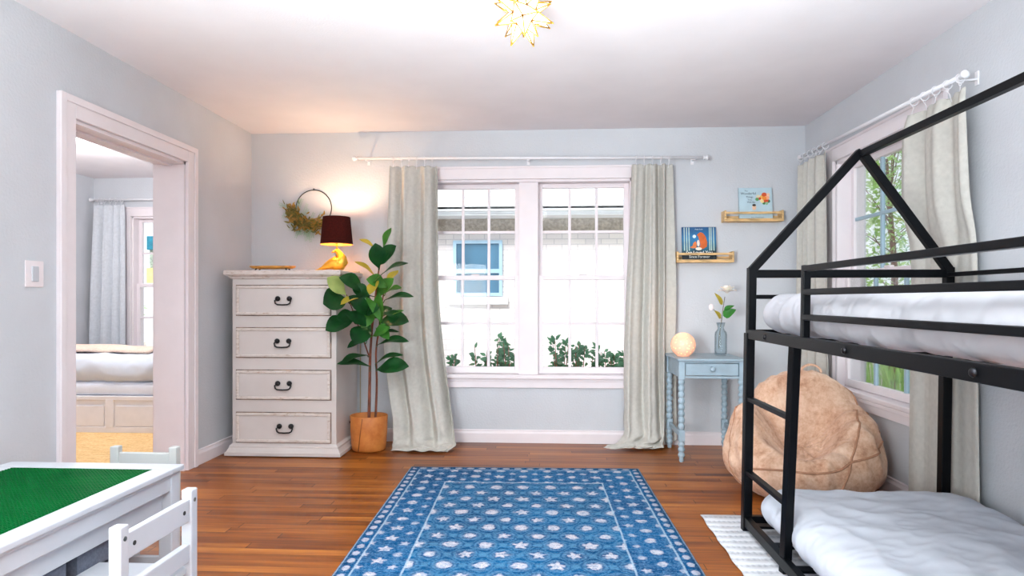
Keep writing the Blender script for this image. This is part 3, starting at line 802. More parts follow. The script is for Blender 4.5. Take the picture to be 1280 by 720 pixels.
# ------------------------------------------------------------------ potted fig
PX, PY = -1.315, 4.655
fg = thing('potted_fig', 'leafy fiddle leaf fig in a tan leather pot by the dresser', 'plant', (PX, PY, 0))
rows = []; N = 40
def potring(r, z, sk=0): return [Vector((PX + cos(2 * pi * k / N) * r * 1.02, PY + sin(2 * pi * k / N) * r * .9, z + sk * cos(2 * pi * k / N))) for k in range(N)]
po = MB(); po.grid([potring(.02, .004), potring(.112, .004), potring(.12, .012), potring(.126, .05), potring(.132, .15), potring(.136, .258), potring(.133, .262), potring(.129, .258), potring(.125, .16), potring(.02, .16)], True, True)
pot = obj('pot', po, M['leather'], fg)
sm_ = MB(); an = radians(-96)
sm_.tube([(PX + cos(an - .0) * .1385, PY + sin(an) * .1225, .252), (PX + cos(an - .12) * .136, PY + sin(an - .12) * .120, .15), (PX + cos(an - .28) * .128, PY + sin(an - .28) * .1155, .012)], .0028, 6)
obj('seam', sm_, M['seam'], pot)
lb = MB(); a = radians(200); lb.box(-.004, .002, -.012, .012, -.008, .008, 0)
for v in lb.bm.verts: v.co = Matrix.Rotation(a, 3, 'Z') @ (Vector((-v.co.x, v.co.y, v.co.z))) + Vector((PX + cos(a) * .138, PY + sin(a) * .123, .215))
obj('tab', lb, M['iron'], pot)
obj('soil', MB().lathe((PX, PY, 0), [(.02, .19), (.122, .19), (.122, .2), (.02, .206)], 30, 1.0, .89), M['soil'], pot)
def spline(pts, n=14):
    pts = [tuple(p) for p in pts]; return [Vector(lerp_keys(pts, i / n)) for i in range(n + 1)]
st1 = spline([(PX + .0, PY, .19), aty(462, 480, 4.64), aty(463, 440, 4.62), aty(466, 400, 4.60), aty(470, 365, 4.58), aty(474, 335, 4.57), aty(481, 308, 4.57)], 22)
st2 = spline([(PX + .045, PY + .01, .19), aty(471, 480, 4.65), aty(470, 440, 4.63), aty(474, 410, 4.62), aty(478, 375, 4.62), aty(484, 350, 4.62)], 18)
st3 = spline([aty(463, 450, 4.62), aty(456, 430, 4.57), aty(447, 405, 4.50), aty(438, 380, 4.44), aty(433, 368, 4.42)], 12)
obj('stem', MB().tube(st1, [.0125 - .0085 * i / 22 for i in range(23)], 8), M['bark'], fg)
obj('stem', MB().tube(st2, [.0095 - .006 * i / 18 for i in range(19)], 8), M['bark'], fg)
obj('stem', MB().tube(st3, [.006 - .003 * i / 12 for i in range(13)], 8), M['bark'], fg)
allst = st1 + st2 + st3
LV = [ # base, tip, width px, base y, tip y, material, droop
 ((479,309),(489,285),12,4.56,4.55,'leaf_mid',.05), ((469,310),(449,299),8,4.56,4.52,'leaf_lamplit',.08), ((473,335),(469,304),17,4.55,4.47,'leaf_dark',.06), ((475,331),(495,307),18,4.55,4.48,'leaf_dark',.08),
 ((469,345),(443,327),9,4.55,4.46,'leaf_lamplit',.1), ((478,342),(510,329),11,4.57,4.52,'leaf_dark',.1), ((482,354),(498,338),11,4.60,4.64,'leaf_lamplit',.05), ((432,368),(409,347),18,4.42,4.33,'leaf_pale',.05),
 ((456,365),(424,347),20,4.52,4.36,'leaf_dark',.12), ((434,374),(404,380),30,4.42,4.33,'leaf_dark',.08), ((450,372),(425,381),10,4.44,4.34,'leaf_lamplit',.12), ((484,359),(458,349),16,4.54,4.46,'leaf_mid',.15),
 ((463,395),(436,370),17,4.50,4.38,'leaf_dark',.06), ((456,370),(475,401),9,4.48,4.42,'leaf_mid',.14), ((481,375),(517,371),11,4.58,4.52,'leaf_dark',.12), ((475,402),(505,388),8,4.58,4.52,'leaf_mid',.08),
 ((474,402),(511,402),19,4.56,4.48,'leaf_dark',.12), ((441,401),(407,413),24,4.44,4.34,'leaf_dark',.1), ((463,406),(443,430),23,4.50,4.40,'leaf_dark',.08), ((466,420),(488,409),13,4.52,4.46,'leaf_mid',.1),
 ((474,416),(499,415),6,4.60,4.62,'leaf_dark',.1), ((472,431),(511,427),12,4.56,4.48,'leaf_dark',.14), ((459,425),(434,435),10,4.50,4.40,'leaf_dark',.12), ((459,444),(425,456),11,4.52,4.40,'leaf_dark',.16),
 ((463,458),(421,455),11,4.54,4.40,'leaf_dark',.12), ((469,455),(504,444),9,4.60,4.52,'leaf_dark',.14), ((471,462),(511,458),18,4.58,4.48,'leaf_dark',.12), ((463,408),(432,392),15,4.50,4.38,'leaf_dark',.1),
 ((476,405),(474,366),13,4.54,4.46,'leaf_mid',.06), ((470,372),(492,348),15,4.60,4.58,'leaf_mid',.1), ((466,392),(448,385),16,4.58,4.60,'leaf_dark',.1), ((468,398),(490,385),14,4.62,4.66,'leaf_dark',.1), ((473,350),(462,368),12,4.5,4.42,'leaf_lamplit',.1),
 ((468,384),(452,410),15,4.54,4.46,'leaf_mid',.1), ((478,390),(500,398),12,4.56,4.50,'leaf_dark',.1), ((462,372),(440,358),15,4.50,4.44,'leaf_dark',.12), ((448,396),(420,398),16,4.46,4.38,'leaf_dark',.1),
 ((482,366),(502,360),11,4.60,4.56,'leaf_mid',.12), ((466,360),(476,344),12,4.52,4.46,'leaf_mid',.1), ((458,392),(474,384),16,4.48,4.42,'leaf_dark',.1), ((470,410),(486,424),11,4.56,4.48,'leaf_mid',.1)]
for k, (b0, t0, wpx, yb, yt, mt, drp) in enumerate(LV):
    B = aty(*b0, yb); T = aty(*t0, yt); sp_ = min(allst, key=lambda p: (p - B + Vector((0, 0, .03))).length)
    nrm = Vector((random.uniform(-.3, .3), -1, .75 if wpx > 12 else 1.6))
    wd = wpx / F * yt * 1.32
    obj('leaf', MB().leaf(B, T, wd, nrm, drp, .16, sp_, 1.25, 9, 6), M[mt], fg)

# ------------------------------------------------------------------ shelves and books
def shelf(x0, x1, z0, label):
    r = thing('picture_shelf', label, 'shelf', ((x0 + x1) / 2, YB - .05, z0), None)
    y0 = YB - .098
    obj('base', MB().box(x0, x1, y0, YB, z0, z0 + .012, .002), M['wood_light'], r)
    for x in (x0, x1 - .014): obj('side', MB().box(x, x + .014, y0 + .0, YB, z0 + .012, z0 + .083, .002), M['wood_light'], r)
    obj('rail', MB().box(x0 + .014, x1 - .014, y0, y0 + .01, z0 + .055, z0 + .072, .002), M['wood_light'], r)
    obj('rail', MB().box(x0 + .014, x1 - .014, y0 + .0, y0 + .01, z0 + .012, z0 + .022, .002), M['wood_light'], r)
    obj('back_rail', MB().box(x0 + .014, x1 - .014, YB - .01, YB, z0 + .03, z0 + .05, .002), M['wood_light'], r)
shelf(.985, 1.411, 1.397, 'pale wood wall ledge holding the dark blue book')
shelf(1.339, 1.777, 1.705, 'pale wood wall ledge holding the pale blue book')
def text(s, h, mat, mat3, parent, bold=0):
    cu = bpy.data.curves.new('title', 'FONT'); cu.body = s; cu.size = h; cu.align_x = 'CENTER'; cu.align_y = 'CENTER'; cu.extrude = .0003; cu.resolution_u = 3; cu.offset = bold
    tmp = bpy.data.objects.new('t', cu); C.objects.link(tmp)
    dg = bpy.context.evaluated_depsgraph_get(); me = bpy.data.meshes.new_from_object(tmp.evaluated_get(dg)); bpy.data.objects.remove(tmp)
    me.transform(mat3); o = bpy.data.objects.new('title', me); me.materials.clear(); me.materials.append(mat); C.objects.link(o); o.parent = parent; return o
def book(x0, x1, z0, h, cmat, label, art):
    wd = x1 - x0; th = .014; til = radians(6)
    r = bpy.data.objects.new('picture_book', None); C.objects.link(r); r['label'] = label; r['category'] = 'book'; r['_o'] = (0, 0, 0)
    obj('cover', MB().box(-wd / 2, wd / 2, -th, -th + .0025, 0, h, .001).box(-wd / 2, wd / 2, -.0025, 0, 0, h, .001).box(-wd / 2, -wd / 2 + .003, -th, 0, 0, h, .001), cmat, r)
    obj('pages', MB().box(-wd / 2 + .003, wd / 2 - .004, -th + .0025, -.0025, .003, h - .003), M['paper'], r)
    art(r, wd, h, -th - .0004)
    r.location = ((x0 + x1) / 2, YB - .012 - h * sin(til), z0); r.rotation_euler = (-til, 0, 0)
def flat(pts, y, t=.0006):
    mb = MB(); mb.prism(pts, y, y - t, lambda p, q, tt: Vector((p, tt, q))); return mb
def ell(cx, cz, rx, rz, n=20, a0=0, rot=0): return [(cx + cos(2 * pi * k / n) * rx * cos(rot) - sin(2 * pi * k / n) * rz * sin(rot), cz + cos(2 * pi * k / n) * rx * sin(rot) + sin(2 * pi * k / n) * rz * cos(rot)) for k in range(n)]
col = {}
def cm(c):
    if c not in col: col[c] = simple('print_ink', c, .6, .05, 40)
    return col[c]
def night_cover():
    m = Mat('night_blue_cover'); x, y, z = m.xyz(); n = m.noise(14, 3)
    m.color(m.ramp(z * 3.4 + (n - .5) * .35, [(.0, (10, 18, 26)), (.22, (16, 40, 52)), (.34, (24, 96, 120)), (.6, (24, 116, 170)), (.95, (12, 64, 112))])); m.set(Roughness=.4); return m.m
def T3(x, z, y): return Matrix.Translation((x, y, z)) @ Matrix.Rotation(pi / 2, 4, 'X')
def art_night(r, wd, h, y):
    for sx, xs in ((-1, (.43, .36, .29)), (1, (.43, .36, .31))):
        for q in xs: obj('birch_trunk', MB().prism([(sx * q * wd - .004, h * .3), (sx * q * wd + .004, h * .3), (sx * q * wd + .0035, h * .985), (sx * q * wd - .0035, h * .985)], y, y - .0005, lambda p, q_, tt: Vector((p, tt, q_))), cm((176, 200, 190)), r)
    obj('moon', flat(ell(-.035, h * .72, .013, .013), y), cm((210, 232, 240)), r)
    fx = flat([(.0, h * .82), (.012, h * .845), (.03, h * .82), (.05, h * .72), (.062, h * .55), (.058, h * .42), (.03, h * .35), (-.01, h * .35), (.01, h * .46), (.004, h * .6), (-.006, h * .72), (-.016, h * .76)], y)
    obj('orange_shape', fx, cm((206, 98, 36)), r)
    obj('orange_shape', flat([(-.07, h * .4), (-.05, h * .44), (-.042, h * .53), (-.026, h * .58), (-.018, h * .5), (-.022, h * .38), (-.05, h * .37)], y - .0003), cm((216, 120, 60)), r)
    obj('cream_shape', flat(ell(-.004, h * .355, .024, .012), y - .0004), cm((238, 226, 210)), r)
    obj('cream_shape', flat(ell(-.006, h * .52, .010, .026), y - .0004), cm((226, 214, 204)), r)
    text("I've Loved You", .033, cm((240, 240, 236)), T3(0, h * .245, y - .0008), r, .0003)
    text("Since Forever", .028, cm((220, 224, 222)), T3(0, h * .12, y - .0008), r, .0003)
    text("Hoda Kotb", .013, cm((200, 220, 226)), T3(0, h * .93, y - .0008), r)
book(1.035, 1.292, 1.4095, .262, night_cover(), 'dark blue picture book with an orange animal on its cover', art_night)
def art_pale(r, wd, h, y):
    for q, (s, x, z, sz) in enumerate((('The', -.068, .225, .015), ('Wonderful', -.052, .205, .026), ('Things', -.044, .178, .021), ('You', -.042, .157, .020), ('Will Be', -.034, .137, .020))):
        text(s, sz, cm((66, 84, 100)), T3(x, z, y - .0006), r)
    text('Emily Winfield Martin', .011, cm((84, 96, 106)), T3(.012, .02, y - .0006), r)
    rnd = random.Random(3)
    for cx, cz, rx, c in ((.066, .195, .02, (214, 84, 40)), (.086, .172, .018, (240, 166, 130)), (.048, .175, .018, (244, 190, 90)), (.066, .168, .018, (232, 140, 50)), (.032, .165, .012, (206, 70, 40)), (.05, .148, .016, (246, 214, 150)), (.078, .15, .018, (212, 72, 36)), (.02, .18, .015, (226, 214, 180)), (.095, .195, .013, (246, 200, 170)), (.012, .16, .014, (90, 150, 90)), (.096, .145, .013, (40, 104, 70)), (.082, .128, .012, (140, 180, 140)), (.062, .128, .011, (60, 120, 70)), (.07, .18, .01, (250, 220, 160))):
        obj('blossom', flat(ell(cx, cz, rx, rx * rnd.uniform(.8, 1.05), 14), y - rnd.random() * .0006), cm(c), r)
    obj('figure_shape', flat(ell(-.012, .098, .015, .022), y - .0003), cm((232, 190, 160)), r)
    obj('figure_shape', flat(ell(-.012, .115, .014, .009), y - .0008), cm((50, 34, 30)), r)
    obj('ground_shape', flat(ell(.02, .05, .05, .012), y), cm((190, 214, 222)), r)
book(1.462, 1.712, 1.7175, .25, simple('pale_blue_cover', (184, 208, 218), .4, .04, 10), 'pale blue picture book with a bunch of orange flowers on its cover', art_pale)

# ------------------------------------------------------------------ side table and what stands on it
tb = thing('side_table', 'small blue grey side table with bobbin legs and one drawer', 'table', (1.13, 4.63, 0))
TX0, TX1, TY0, TY1, TZ = .906, 1.352, 4.405, 4.865, .712
obj('tabletop', MB().box(TX0 - .012, TX1 + .012, TY0 - .016, TY1 + .01, TZ - .018, TZ, .006), M['teal_paint'], tb)
ap = MB(); ap.box(TX0 + .005, TX0 + .02, TY0 + .03, TY1 - .03, .58, TZ - .018, .002).box(TX1 - .02, TX1 - .005, TY0 + .03, TY1 - .03, .58, TZ - .018, .002).box(TX0 + .03, TX1 - .03, TY1 - .02, TY1 - .005, .58, TZ - .018, .002).box(TX0 + .03, TX1 - .03, TY0 + .006, TY0 + .02, .575, .592, .002).box(TX0 + .03, TX1 - .03, TY0 + .006, TY0 + .02, TZ - .03, TZ - .018, .001)
obj('apron', ap, M['teal_paint'], tb)
dw = obj('drawer', MB().box(TX0 + .046, TX1 - .046, TY0 + .002, TY0 + .02, .597, TZ - .034, .003), M['teal_paint'], tb)
obj('knob', MB().tube([(1.129, TY0 + .004, .643), (1.129, TY0 - .006, .643), (1.129, TY0 - .014, .643), (1.129, TY0 - .024, .643), (1.129, TY0 - .028, .643)], [.009, .009, .019, .018, .008], 14), M['teal_paint'], dw)
prof = []
def bead(z1, z0, k, R=.0235, r=.0155):
    for i in range(k):
        for q in range(7):
            t_ = q / 6; prof.append((r + (R - r) * sin(pi * t_), z1 - (z1 - z0) * (i + t_) / k))
for lx in (TX0 + .02, TX1 - .02):
    for ly in (TY0 + .02, TY1 - .02):
        prof.clear(); bead(.572, .222, 8); top_ = list(prof); prof.clear(); bead(.142, .03, 2.0 and 3); prof.append((.014, .026)); prof.append((.017, .012)); prof.append((.012, 0)); bot_ = list(prof)
        l = MB().lathe((lx, ly, 0), top_[::-1], 14); l.lathe((lx, ly, 0), bot_[::-1], 14); l.box(lx - .021, lx + .021, ly - .021, ly + .021, .57, TZ - .018, .002); l.box(lx - .021, lx + .021, ly - .021, ly + .021, .142, .222, .004)
        obj('leg', l, M['teal_paint'], tb)
for lx in (TX0 + .02, TX1 - .02): obj('stretcher', MB().box(lx - .009, lx + .009, TY0 + .04, TY1 - .04, .165, .2, .003), M['teal_paint'], tb)
# round lamp
nb = aty(854, 429, 4.60); NR = .087
nl = thing('night_light', 'glowing round pierced porcelain lamp on the blue side table', 'lamp', (nb.x, 4.60, TZ))
obj('globe', MB().lathe((nb.x, 4.60, TZ), [(.04, 0), (.045, .006)] + [(NR * sin(radians(a)), .082 - NR * cos(radians(a))) for a in range(38, 178, 7)] + [(.002, .082 + NR)], 36), M['nightlight'], nl, True)
light('night_light_bulb', 'POINT', (nb.x - .02, 4.60, TZ + .24), .5, (1, .55, .3), .05)
# vase
vb = aty(901, 441, 4.66); vx, vy = vb.x, 4.66
vs_ = thing('glass_vase', 'clear glass bottle vase on the blue side table', 'vase', (vx, vy, TZ))
vp = [(.002, .004), (.036, .0), (.043, .008), (.044, .03), (.044, .15), (.040, .17), (.026, .186), (.022, .198), (.025, .215), (.032, .238), (.030, .239), (.0225, .215), (.0195, .198), (.024, .184), (.037, .168), (.041, .15), (.041, .03), (.038, .012), (.002, .01)]
obj('bottle', MB().lathe((vx, vy, TZ), vp, 28), M['vase'], vs_, True)
fl = thing('magnolia_stem', 'white artificial magnolia stem standing in the glass vase', 'flower', (vx, vy, TZ + .02))
obj('stem', MB().tube([aty(898, 434, vy), aty(899, 420, vy), aty(902, 400, vy), aty(904, 384, vy), aty(906, 371, vy)], [.003, .003, .0034, .003, .003], 7).tube([aty(898, 436, vy), aty(901, 430, vy), aty(900, 415, vy)], .002, 6), M['stem_grey'], fl)
obj('stem', MB().tube([aty(902, 398, vy), aty(896, 391, vy), aty(892, 387, vy)], .0025, 6), M['stem_grey'], fl)
fc = aty(909, 362, vy); hd = MB()
for ring_, (npt, tilt, ln) in enumerate(((7, 1.12, .068), (6, .72, .066), (5, .34, .06))):
    for k in range(npt):
        a = 2 * pi * k / npt + ring_ * .5; o_ = fc + Vector((0, 0, -.03)); rows = []
        tang = Vector((-sin(a), cos(a), 0))
        for i in range(7):
            t_ = i / 6; ti = tilt * (.55 + .6 * t_); wd_ = .024 * sin(pi * min(1, .08 + t_ * .86)) ** .7
            dirv = Vector((cos(a) * sin(ti), sin(a) * sin(ti), cos(ti)))
            rows.append([o_ + dirv * ln * t_ + tang * (wd_ * q) + Vector((0, 0, 1)) * (.008 * q * q) for q in (-1, -.5, 0, .5, 1)])
        hd.grid(rows)
obj('blossom', hd, M['petal'], fl)
bc = aty(889, 384, vy); obj('bud', MB().ball(bc, .021, 3, (.85, .85, 1.15)), M['bud'], fl)
for b0, t0, wpx, mt in (((903, 381), (893, 366), 7, 'leaf_mag2'), ((901, 398), (893, 388), 7, 'leaf_mag2'), ((904, 395), (920, 387), 12, 'leaf_mag'), ((905, 387), (918, 382), 6, 'leaf_mag')):
    obj('leaf', MB().leaf(aty(*b0, vy), aty(*t0, vy - .03), wpx / F * vy, (.1, -1, .6), .08, .15), M[mt], fl)

# ------------------------------------------------------------------ bunk bed
bb = thing('bunk_bed', 'black metal house frame bunk bed with a ladder at its end', 'bed', (1.44, 2.1, 0))
BX0, BX1, BYF, BYN = .957, 1.868, 3.107, .95
K = .016
def S(x, y, z): return Vector((x + K * z, y, z))          # the frame leans a little
def bar(name, segs, par=bb, mat='black'):
    m_ = MB()
    for p, q, w_, h_ in segs: m_.bar(S(*p), S(*q), w_, h_, .003)
    return obj(name, m_, M[mat], par)
PW = .042
UP = Vector((1, 0, 0))
for (x, y) in ((BX0, BYF), (BX1, BYF), (BX0, BYN), (BX1, BYN)):
    bar('post', [((x, y, .008), (x, y, .955), PW, PW)]); bar('upper_post', [((x + .006, y, .95), (x + .006, y, 1.268), .038, .038)])
apx, apz = 1.462, 1.818
def slope(p, q, w_, h_):
    m_ = MB(); m_.bar(S(*p), S(*q), w_, h_, .003, Vector((0, 1, 0))); return m_
for y in (BYF, BYN):
    for x in (BX0, BX1): obj('rafter', slope((x + .006, y, 1.255), (apx, y, apz), .038, .036), M['black'], bb)
    bar('end_rail', [((BX0, y, 1.238), (BX1, y, 1.238), .03, .038)]); bar('end_rail', [((BX0, y, 1.128), (BX1, y, 1.128), .024, .02)])
    bar('end_beam', [((BX0, y, .95), (BX1, y, .95), .03, .043)]); bar('end_beam', [((BX0, y, .06), (BX1, y, .06), .03, .04)])
bar('ridge_pole', [((apx, BYN, apz - .012), (apx, BYF, apz - .012), .03, .03)])
for x in (BX0, BX1):
    bar('side_beam', [((x, BYN, .95), (x, BYF, .95), .03, .045)]); bar('side_beam', [((x, BYN, .055), (x, BYF, .055), .03, .045)])
bar('guard_post', [((BX0 + .004, 2.462, .955), (BX0 + .004, 2.462, 1.245), .028, .028)])
for z, h_ in ((1.232, .022), (1.143, .022), (1.048, .022)): bar('guard_rail', [((BX0 + .002, BYN, z), (BX0 + .002, 2.462, z), .026, h_)])
for z in (1.232, 1.143): bar('guard_rail', [((BX1, BYN, z), (BX1, BYF, z), .024, .02)])
lpst = bar('ladder_post', [((BX0 + .006, 2.628, .008), (BX0 + .006, 2.56, .965), .036, .036)])
for z in (.642, .292): bar('rung', [((BX0, BYF, z), (BX0 + .006, 2.628 - z * .07, z), .03, .02)])
for y in (2.85, 2.10, 1.48):
    p = S(BX0, y, .95); obj('bolt', MB().tube([p + Vector((-.012, 0, 0)), p + Vector((-.017, 0, 0)), p + Vector((-.022, 0, 0)), p + Vector((-.024, 0, 0))], [.012, .012, .009, .004], 12), M['bolt'], bb)
for k in range(9):
    y = BYN + .15 + k * .24
    for z in (.945, .06): bar('slat', [((BX0, y, z), (BX1, y, z), .05, .012)])
def puffy(x0, x1, y0, y1, z0, z1, r, seed, amp, n=(40, 70, 8), lean=0, mod=None):
    mb = MB(); bm = mb.bm
    c = Vector(((x0 + x1) / 2, (y0 + y1) / 2, (z0 + z1) / 2)); hf = Vector(((x1 - x0) / 2, (y1 - y0) / 2, (z1 - z0) / 2))
    def face(ax, sg):
        u, v = [i for i in range(3) if i != ax]; rows = []
        for i in range(n[u] + 1):
            row = []
            for j_ in range(n[v] + 1):
                p = [0, 0, 0]; p[ax] = sg; p[u] = 2 * i / n[u] - 1; p[v] = 2 * j_ / n[v] - 1
                q = Vector([p[k] * hf[k] for k in range(3)])
                inner = Vector([max(-(hf[k] - r[k]), min(hf[k] - r[k], q[k])) for k in range(3)])
                d = Vector([(q[k] - inner[k]) / r[k] for k in range(3)])
                if d.length > 1e-6:
                    m_ = max(abs(t) for t in d); dn = d.normalized() * m_
                    q = inner + Vector([dn[k] * r[k] for k in range(3)])
                    nr = Vector([dn[k] / r[k] for k in range(3)]).normalized()
                else: nr = Vector([1 if k == ax else 0 for k in range(3)]) * sg
                w_ = q + c
                dsp = amp * noise.noise(Vector((w_.x * 3, w_.y * 2.2, w_.z * 3 + seed))) * 1.5
                v1 = noise.noise(Vector((w_.x * 5 + seed, w_.y * 5, w_.z * 4))); dsp += amp * .9 * (1 - abs(v1) * 2.6)
                v2 = noise.noise(Vector((w_.x * 11 + 2 * w_.y, w_.y * 16 - 3 * w_.x, w_.z * 9 + seed))); dsp += amp * .4 * (1 - abs(v2) * 2.4)
                w_ = w_ + nr * dsp
                if mod: w_ = mod(w_)
                w_.x += lean * w_.z
                row.append(w_)
            rows.append(row)
        mb.grid(rows)
    for ax in range(3):
        for sg in (-1, 1): face(ax, sg)
    bmesh.ops.remove_doubles(bm, verts=bm.verts, dist=.0008)
    return mb
def up_mod(p):
    return p
duv = thing('duvet', 'white rumpled duvet and mattress on the upper bunk behind the rails', 'bedding', (1.44, 2.1, .96))
obj('cover', puffy(.985, 1.885, 1.0, 3.075, .968, 1.135, (.085, .11, .082), 3.1, .008, (90, 190, 20), K), M['duvet_dimmed'], duv, True)
duv2 = thing('duvet', 'white rumpled duvet and mattress on the low bunk over the floor', 'bedding', (1.44, 2.1, .08))
def low_mod(p):
    if p.z < .14 and p.x < 1.05: p.x -= .0
    return p
obj('cover', puffy(.982, 1.90, 1.0, 3.04, .075, .25, (.12, .13, .085), 9.4, .009, (90, 190, 20), 0), M['duvet'], duv2, True)

# ------------------------------------------------------------------ bean bag chair
BC = Vector((1.485, 3.77, 0)); BS = .93; BA = radians(-16)
def smin(a, b, k): h = max(k - abs(a - b), 0) / k; return min(a, b) - h * h * k * .25
def elld(p, c, r):
    q = Vector(((p.x - c[0]) / r[0], (p.y - c[1]) / r[1], (p.z - c[2]) / r[2])); l = q.length
    return (l - 1) * min(r)
def bsdf(p):
    d = elld(p, (0, 0, .16), (.42, .42, .2))
    d = smin(d, elld(p, (0, .03, .2), (.4, .38, .2)), .08)
    d = smin(d, elld(p, (.02, .26, .40), (.33, .17, .27)), .08)
    d = smin(d, elld(p, (.29, .02, .31), (.125, .27, .17)), .07)
    d = smin(d, elld(p, (-.31, .02, .31), (.115, .27, .18)), .07)
    cut = elld(p, (-.03, -.15, .47), (.225, .33, .255))
    h = max(.05 - abs(-cut - d), 0) / .05
    d = max(d, -cut) + h * h * .05 * .25
    return d
BO = Vector((0, .02, .10))
def bsurf(dr):
    dr = dr.normalized(); t = .9
    for _ in range(60):
        p = BO + dr * t; s = bsdf(p)
        if s < .0008: break
        t -= s * .7
        if t < .05: break
    return t
def bpt(dr, wr=True):
    dr = dr.normalized(); t = bsurf(dr); p = BO + dr * t
    if wr:
        a = atan2(dr.x, -dr.y)
        fold = (1 - abs(noise.noise(Vector((a * 3.2, p.z * 3.0, 2)))) * 2.4) * .016 + noise.noise(p * 4) * .016 + (1 - abs(noise.noise(Vector((p.x * 9 + p.z * 5, p.y * 9, p.z * 8 + 7)))) * 2.2) * .008
        # gathered channels down the inside of the back and round the arms
        ins = max(0, min(1, (p.z - .2) / .12)) * max(0, 1 - abs(a - pi) * 0) 
        ch = abs(sin(7 * atan2(p.x + .02, p.y + .28) + 1.5 * noise.noise(p * 4)))
        inner = max(0, min(1, (.30 - (Vector((p.x, p.y + .08)).length)) / .10 + .5))
        fold += ins * inner * (ch ** .5 - .75) * .058
        p += dr * fold
    p.z = max(p.z, .004)
    return p
def bw(p): return Matrix.Rotation(BA, 3, 'Z') @ Vector((p.x * BS, p.y * BS, p.z)) + BC
bg_ = thing('bean_bag_chair', 'tan velvet bean bag chair behind the bunk bed ladder', 'chair', tuple(BC))
ico = bmesh.new(); bmesh.ops.create_icosphere(ico, subdivisions=6, radius=1)
bt = MB(); bt.bm.free(); bt.bm = ico
for v in ico.verts: v.co = bw(bpt(v.co.copy()))
obj('body', bt, M['bean'], bg_, True)
def pipe(pts, n=30):
    ds = spline(pts, n); m_ = MB(); m_.tube([bw(bpt(d) * 1.0 + d.normalized() * .002) for d in ds], .006, 6); return m_
for pts in ([(.20, -.9, -.42), (.30, -.85, 0), (.36, -.62, .28), (.42, -.30, .50), (.46, .0, .62)], [(-.62, -.72, .18), (-.3, -.86, .22), (0, -.9, .22), (.25, -.8, .24), (.36, -.62, .28)], [(.36, -.62, .28), (.62, -.4, .34), (.72, 0, .5), (.6, .4, .75), (.3, .62, 1.0)], [(-.8, -.5, -.2), (-.85, -.3, .3), (-.72, -.05, .62), (-.5, .3, .9)]):
    obj('piping', pipe(pts), M['piping'], bg_)
hp = bpt(Vector((.12, .42, .95)))
hdl = MB(); rows = []
for i in range(17):
    a = pi * i / 16; c_ = hp + Vector((cos(a) * .06, .0, sin(a) * .045 - .01))
    rows.append([bw(c_ + Vector((0, q * .02, 0))) for q in (-1, 0, 1)])
hdl.grid(rows); obj('handle', hdl, M['bean'], bg_, True, (('SOLIDIFY', dict(thickness=.012, offset=0)),))

# ------------------------------------------------------------------ children's table, chairs and bins
kt = thing('play_table', 'white play table with a green building plate on top', 'table', (-1.70, 1.7, 0))
KX0, KX1, KY0, KY1, KZ = -2.03, -1.352, 1.0, 2.31, .5
t = MB(); fw = .075
t.box(KX0, KX1, KY1 - fw, KY1, KZ - .02, KZ, .004).box(KX0, KX1, KY0, KY0 + fw, KZ - .02, KZ, .004).box(KX0, KX0 + fw, KY0 + fw, KY1 - fw, KZ - .02, KZ, .004).box(KX1 - fw, KX1, KY0 + fw, KY1 - fw, KZ - .02, KZ, .004).box(KX0 + .05, KX1 - .05, KY0 + .05, KY1 - .05, KZ - .03, KZ - .012)
obj('tabletop', t, M['kid_white'], kt)
a = MB()
a.box(KX1 - .04, KX1 - .018, KY0 + .05, KY1 - .05, .415, KZ - .02, .003).box(KX0 + .018, KX0 + .04, KY0 + .05, KY1 - .05, .415, KZ - .02, .003).box(KX0 + .05, KX1 - .05, KY1 - .04, KY1 - .018, .415, KZ - .02, .003).box(KX0 + .05, KX1 - .05, KY0 + .018, KY0 + .04, .415, KZ - .02, .003)
a.box(KX1 - .03, KX1 - .010, KY0 + .02, KY1 - .01, KZ - .032, KZ - .018, .003)
obj('apron', a, M['kid_white'], kt)
rl = MB().box(KX1 - .065, KX1 - .048, KY0 + .05, KY1 - .06, .345, .43, .002).box(KX0 + .048, KX0 + .065, KY0 + .05, KY1 - .06, .345, .43, .002)
obj('bin_rail', rl, M['kid_white'], kt)
for x in (KX0 + .012, KX1 - .062):
    for y in (KY0 + .012, KY1 - .062): obj('leg', MB().box(x, x + .05, y, y + .05, 0, KZ - .02, .004), M['kid_white'], kt)
obj('stretcher', MB().box(KX0 + .03, KX0 + .05, KY0 + .05, KY1 - .05, .1, .17, .003), M['kid_white'], kt)
obj('stretcher', MB().box(KX0 + .05, KX1 - .05, KY1 - .05, KY1 - .03, .1, .17, .003), M['kid_white'], kt)
pb = MB(); px0, px1, py0, py1 = KX0 + .075, KX1 - .075, KY0 + .075, KY1 - .075
pb.box(px0, px1, py0, py1, KZ - .012, KZ - .002, .001)
pit = .0125; nxs, nys = int((px1 - px0) / pit), int((py1 - py0) / pit)
for i in range(nxs):
    for j_ in range(nys):
        cx, cy = px0 + (i + .5) * pit, py0 + (j_ + .5) * pit; rr = .0038
        bot_v = [pb.bm.verts.new((cx + cos(pi * k / 3) * rr, cy + sin(pi * k / 3) * rr, KZ - .0025)) for k in range(6)]
        top_v = [pb.bm.verts.new((cx + cos(pi * k / 3) * rr, cy + sin(pi * k / 3) * rr, KZ + .0008)) for k in range(6)]
        for k in range(6): pb.bm.faces.new((bot_v[k], bot_v[(k + 1) % 6], top_v[(k + 1) % 6], top_v[k]))
        pb.bm.faces.new(top_v)
obj('building_plate', pb, M['green_plate'], kt)
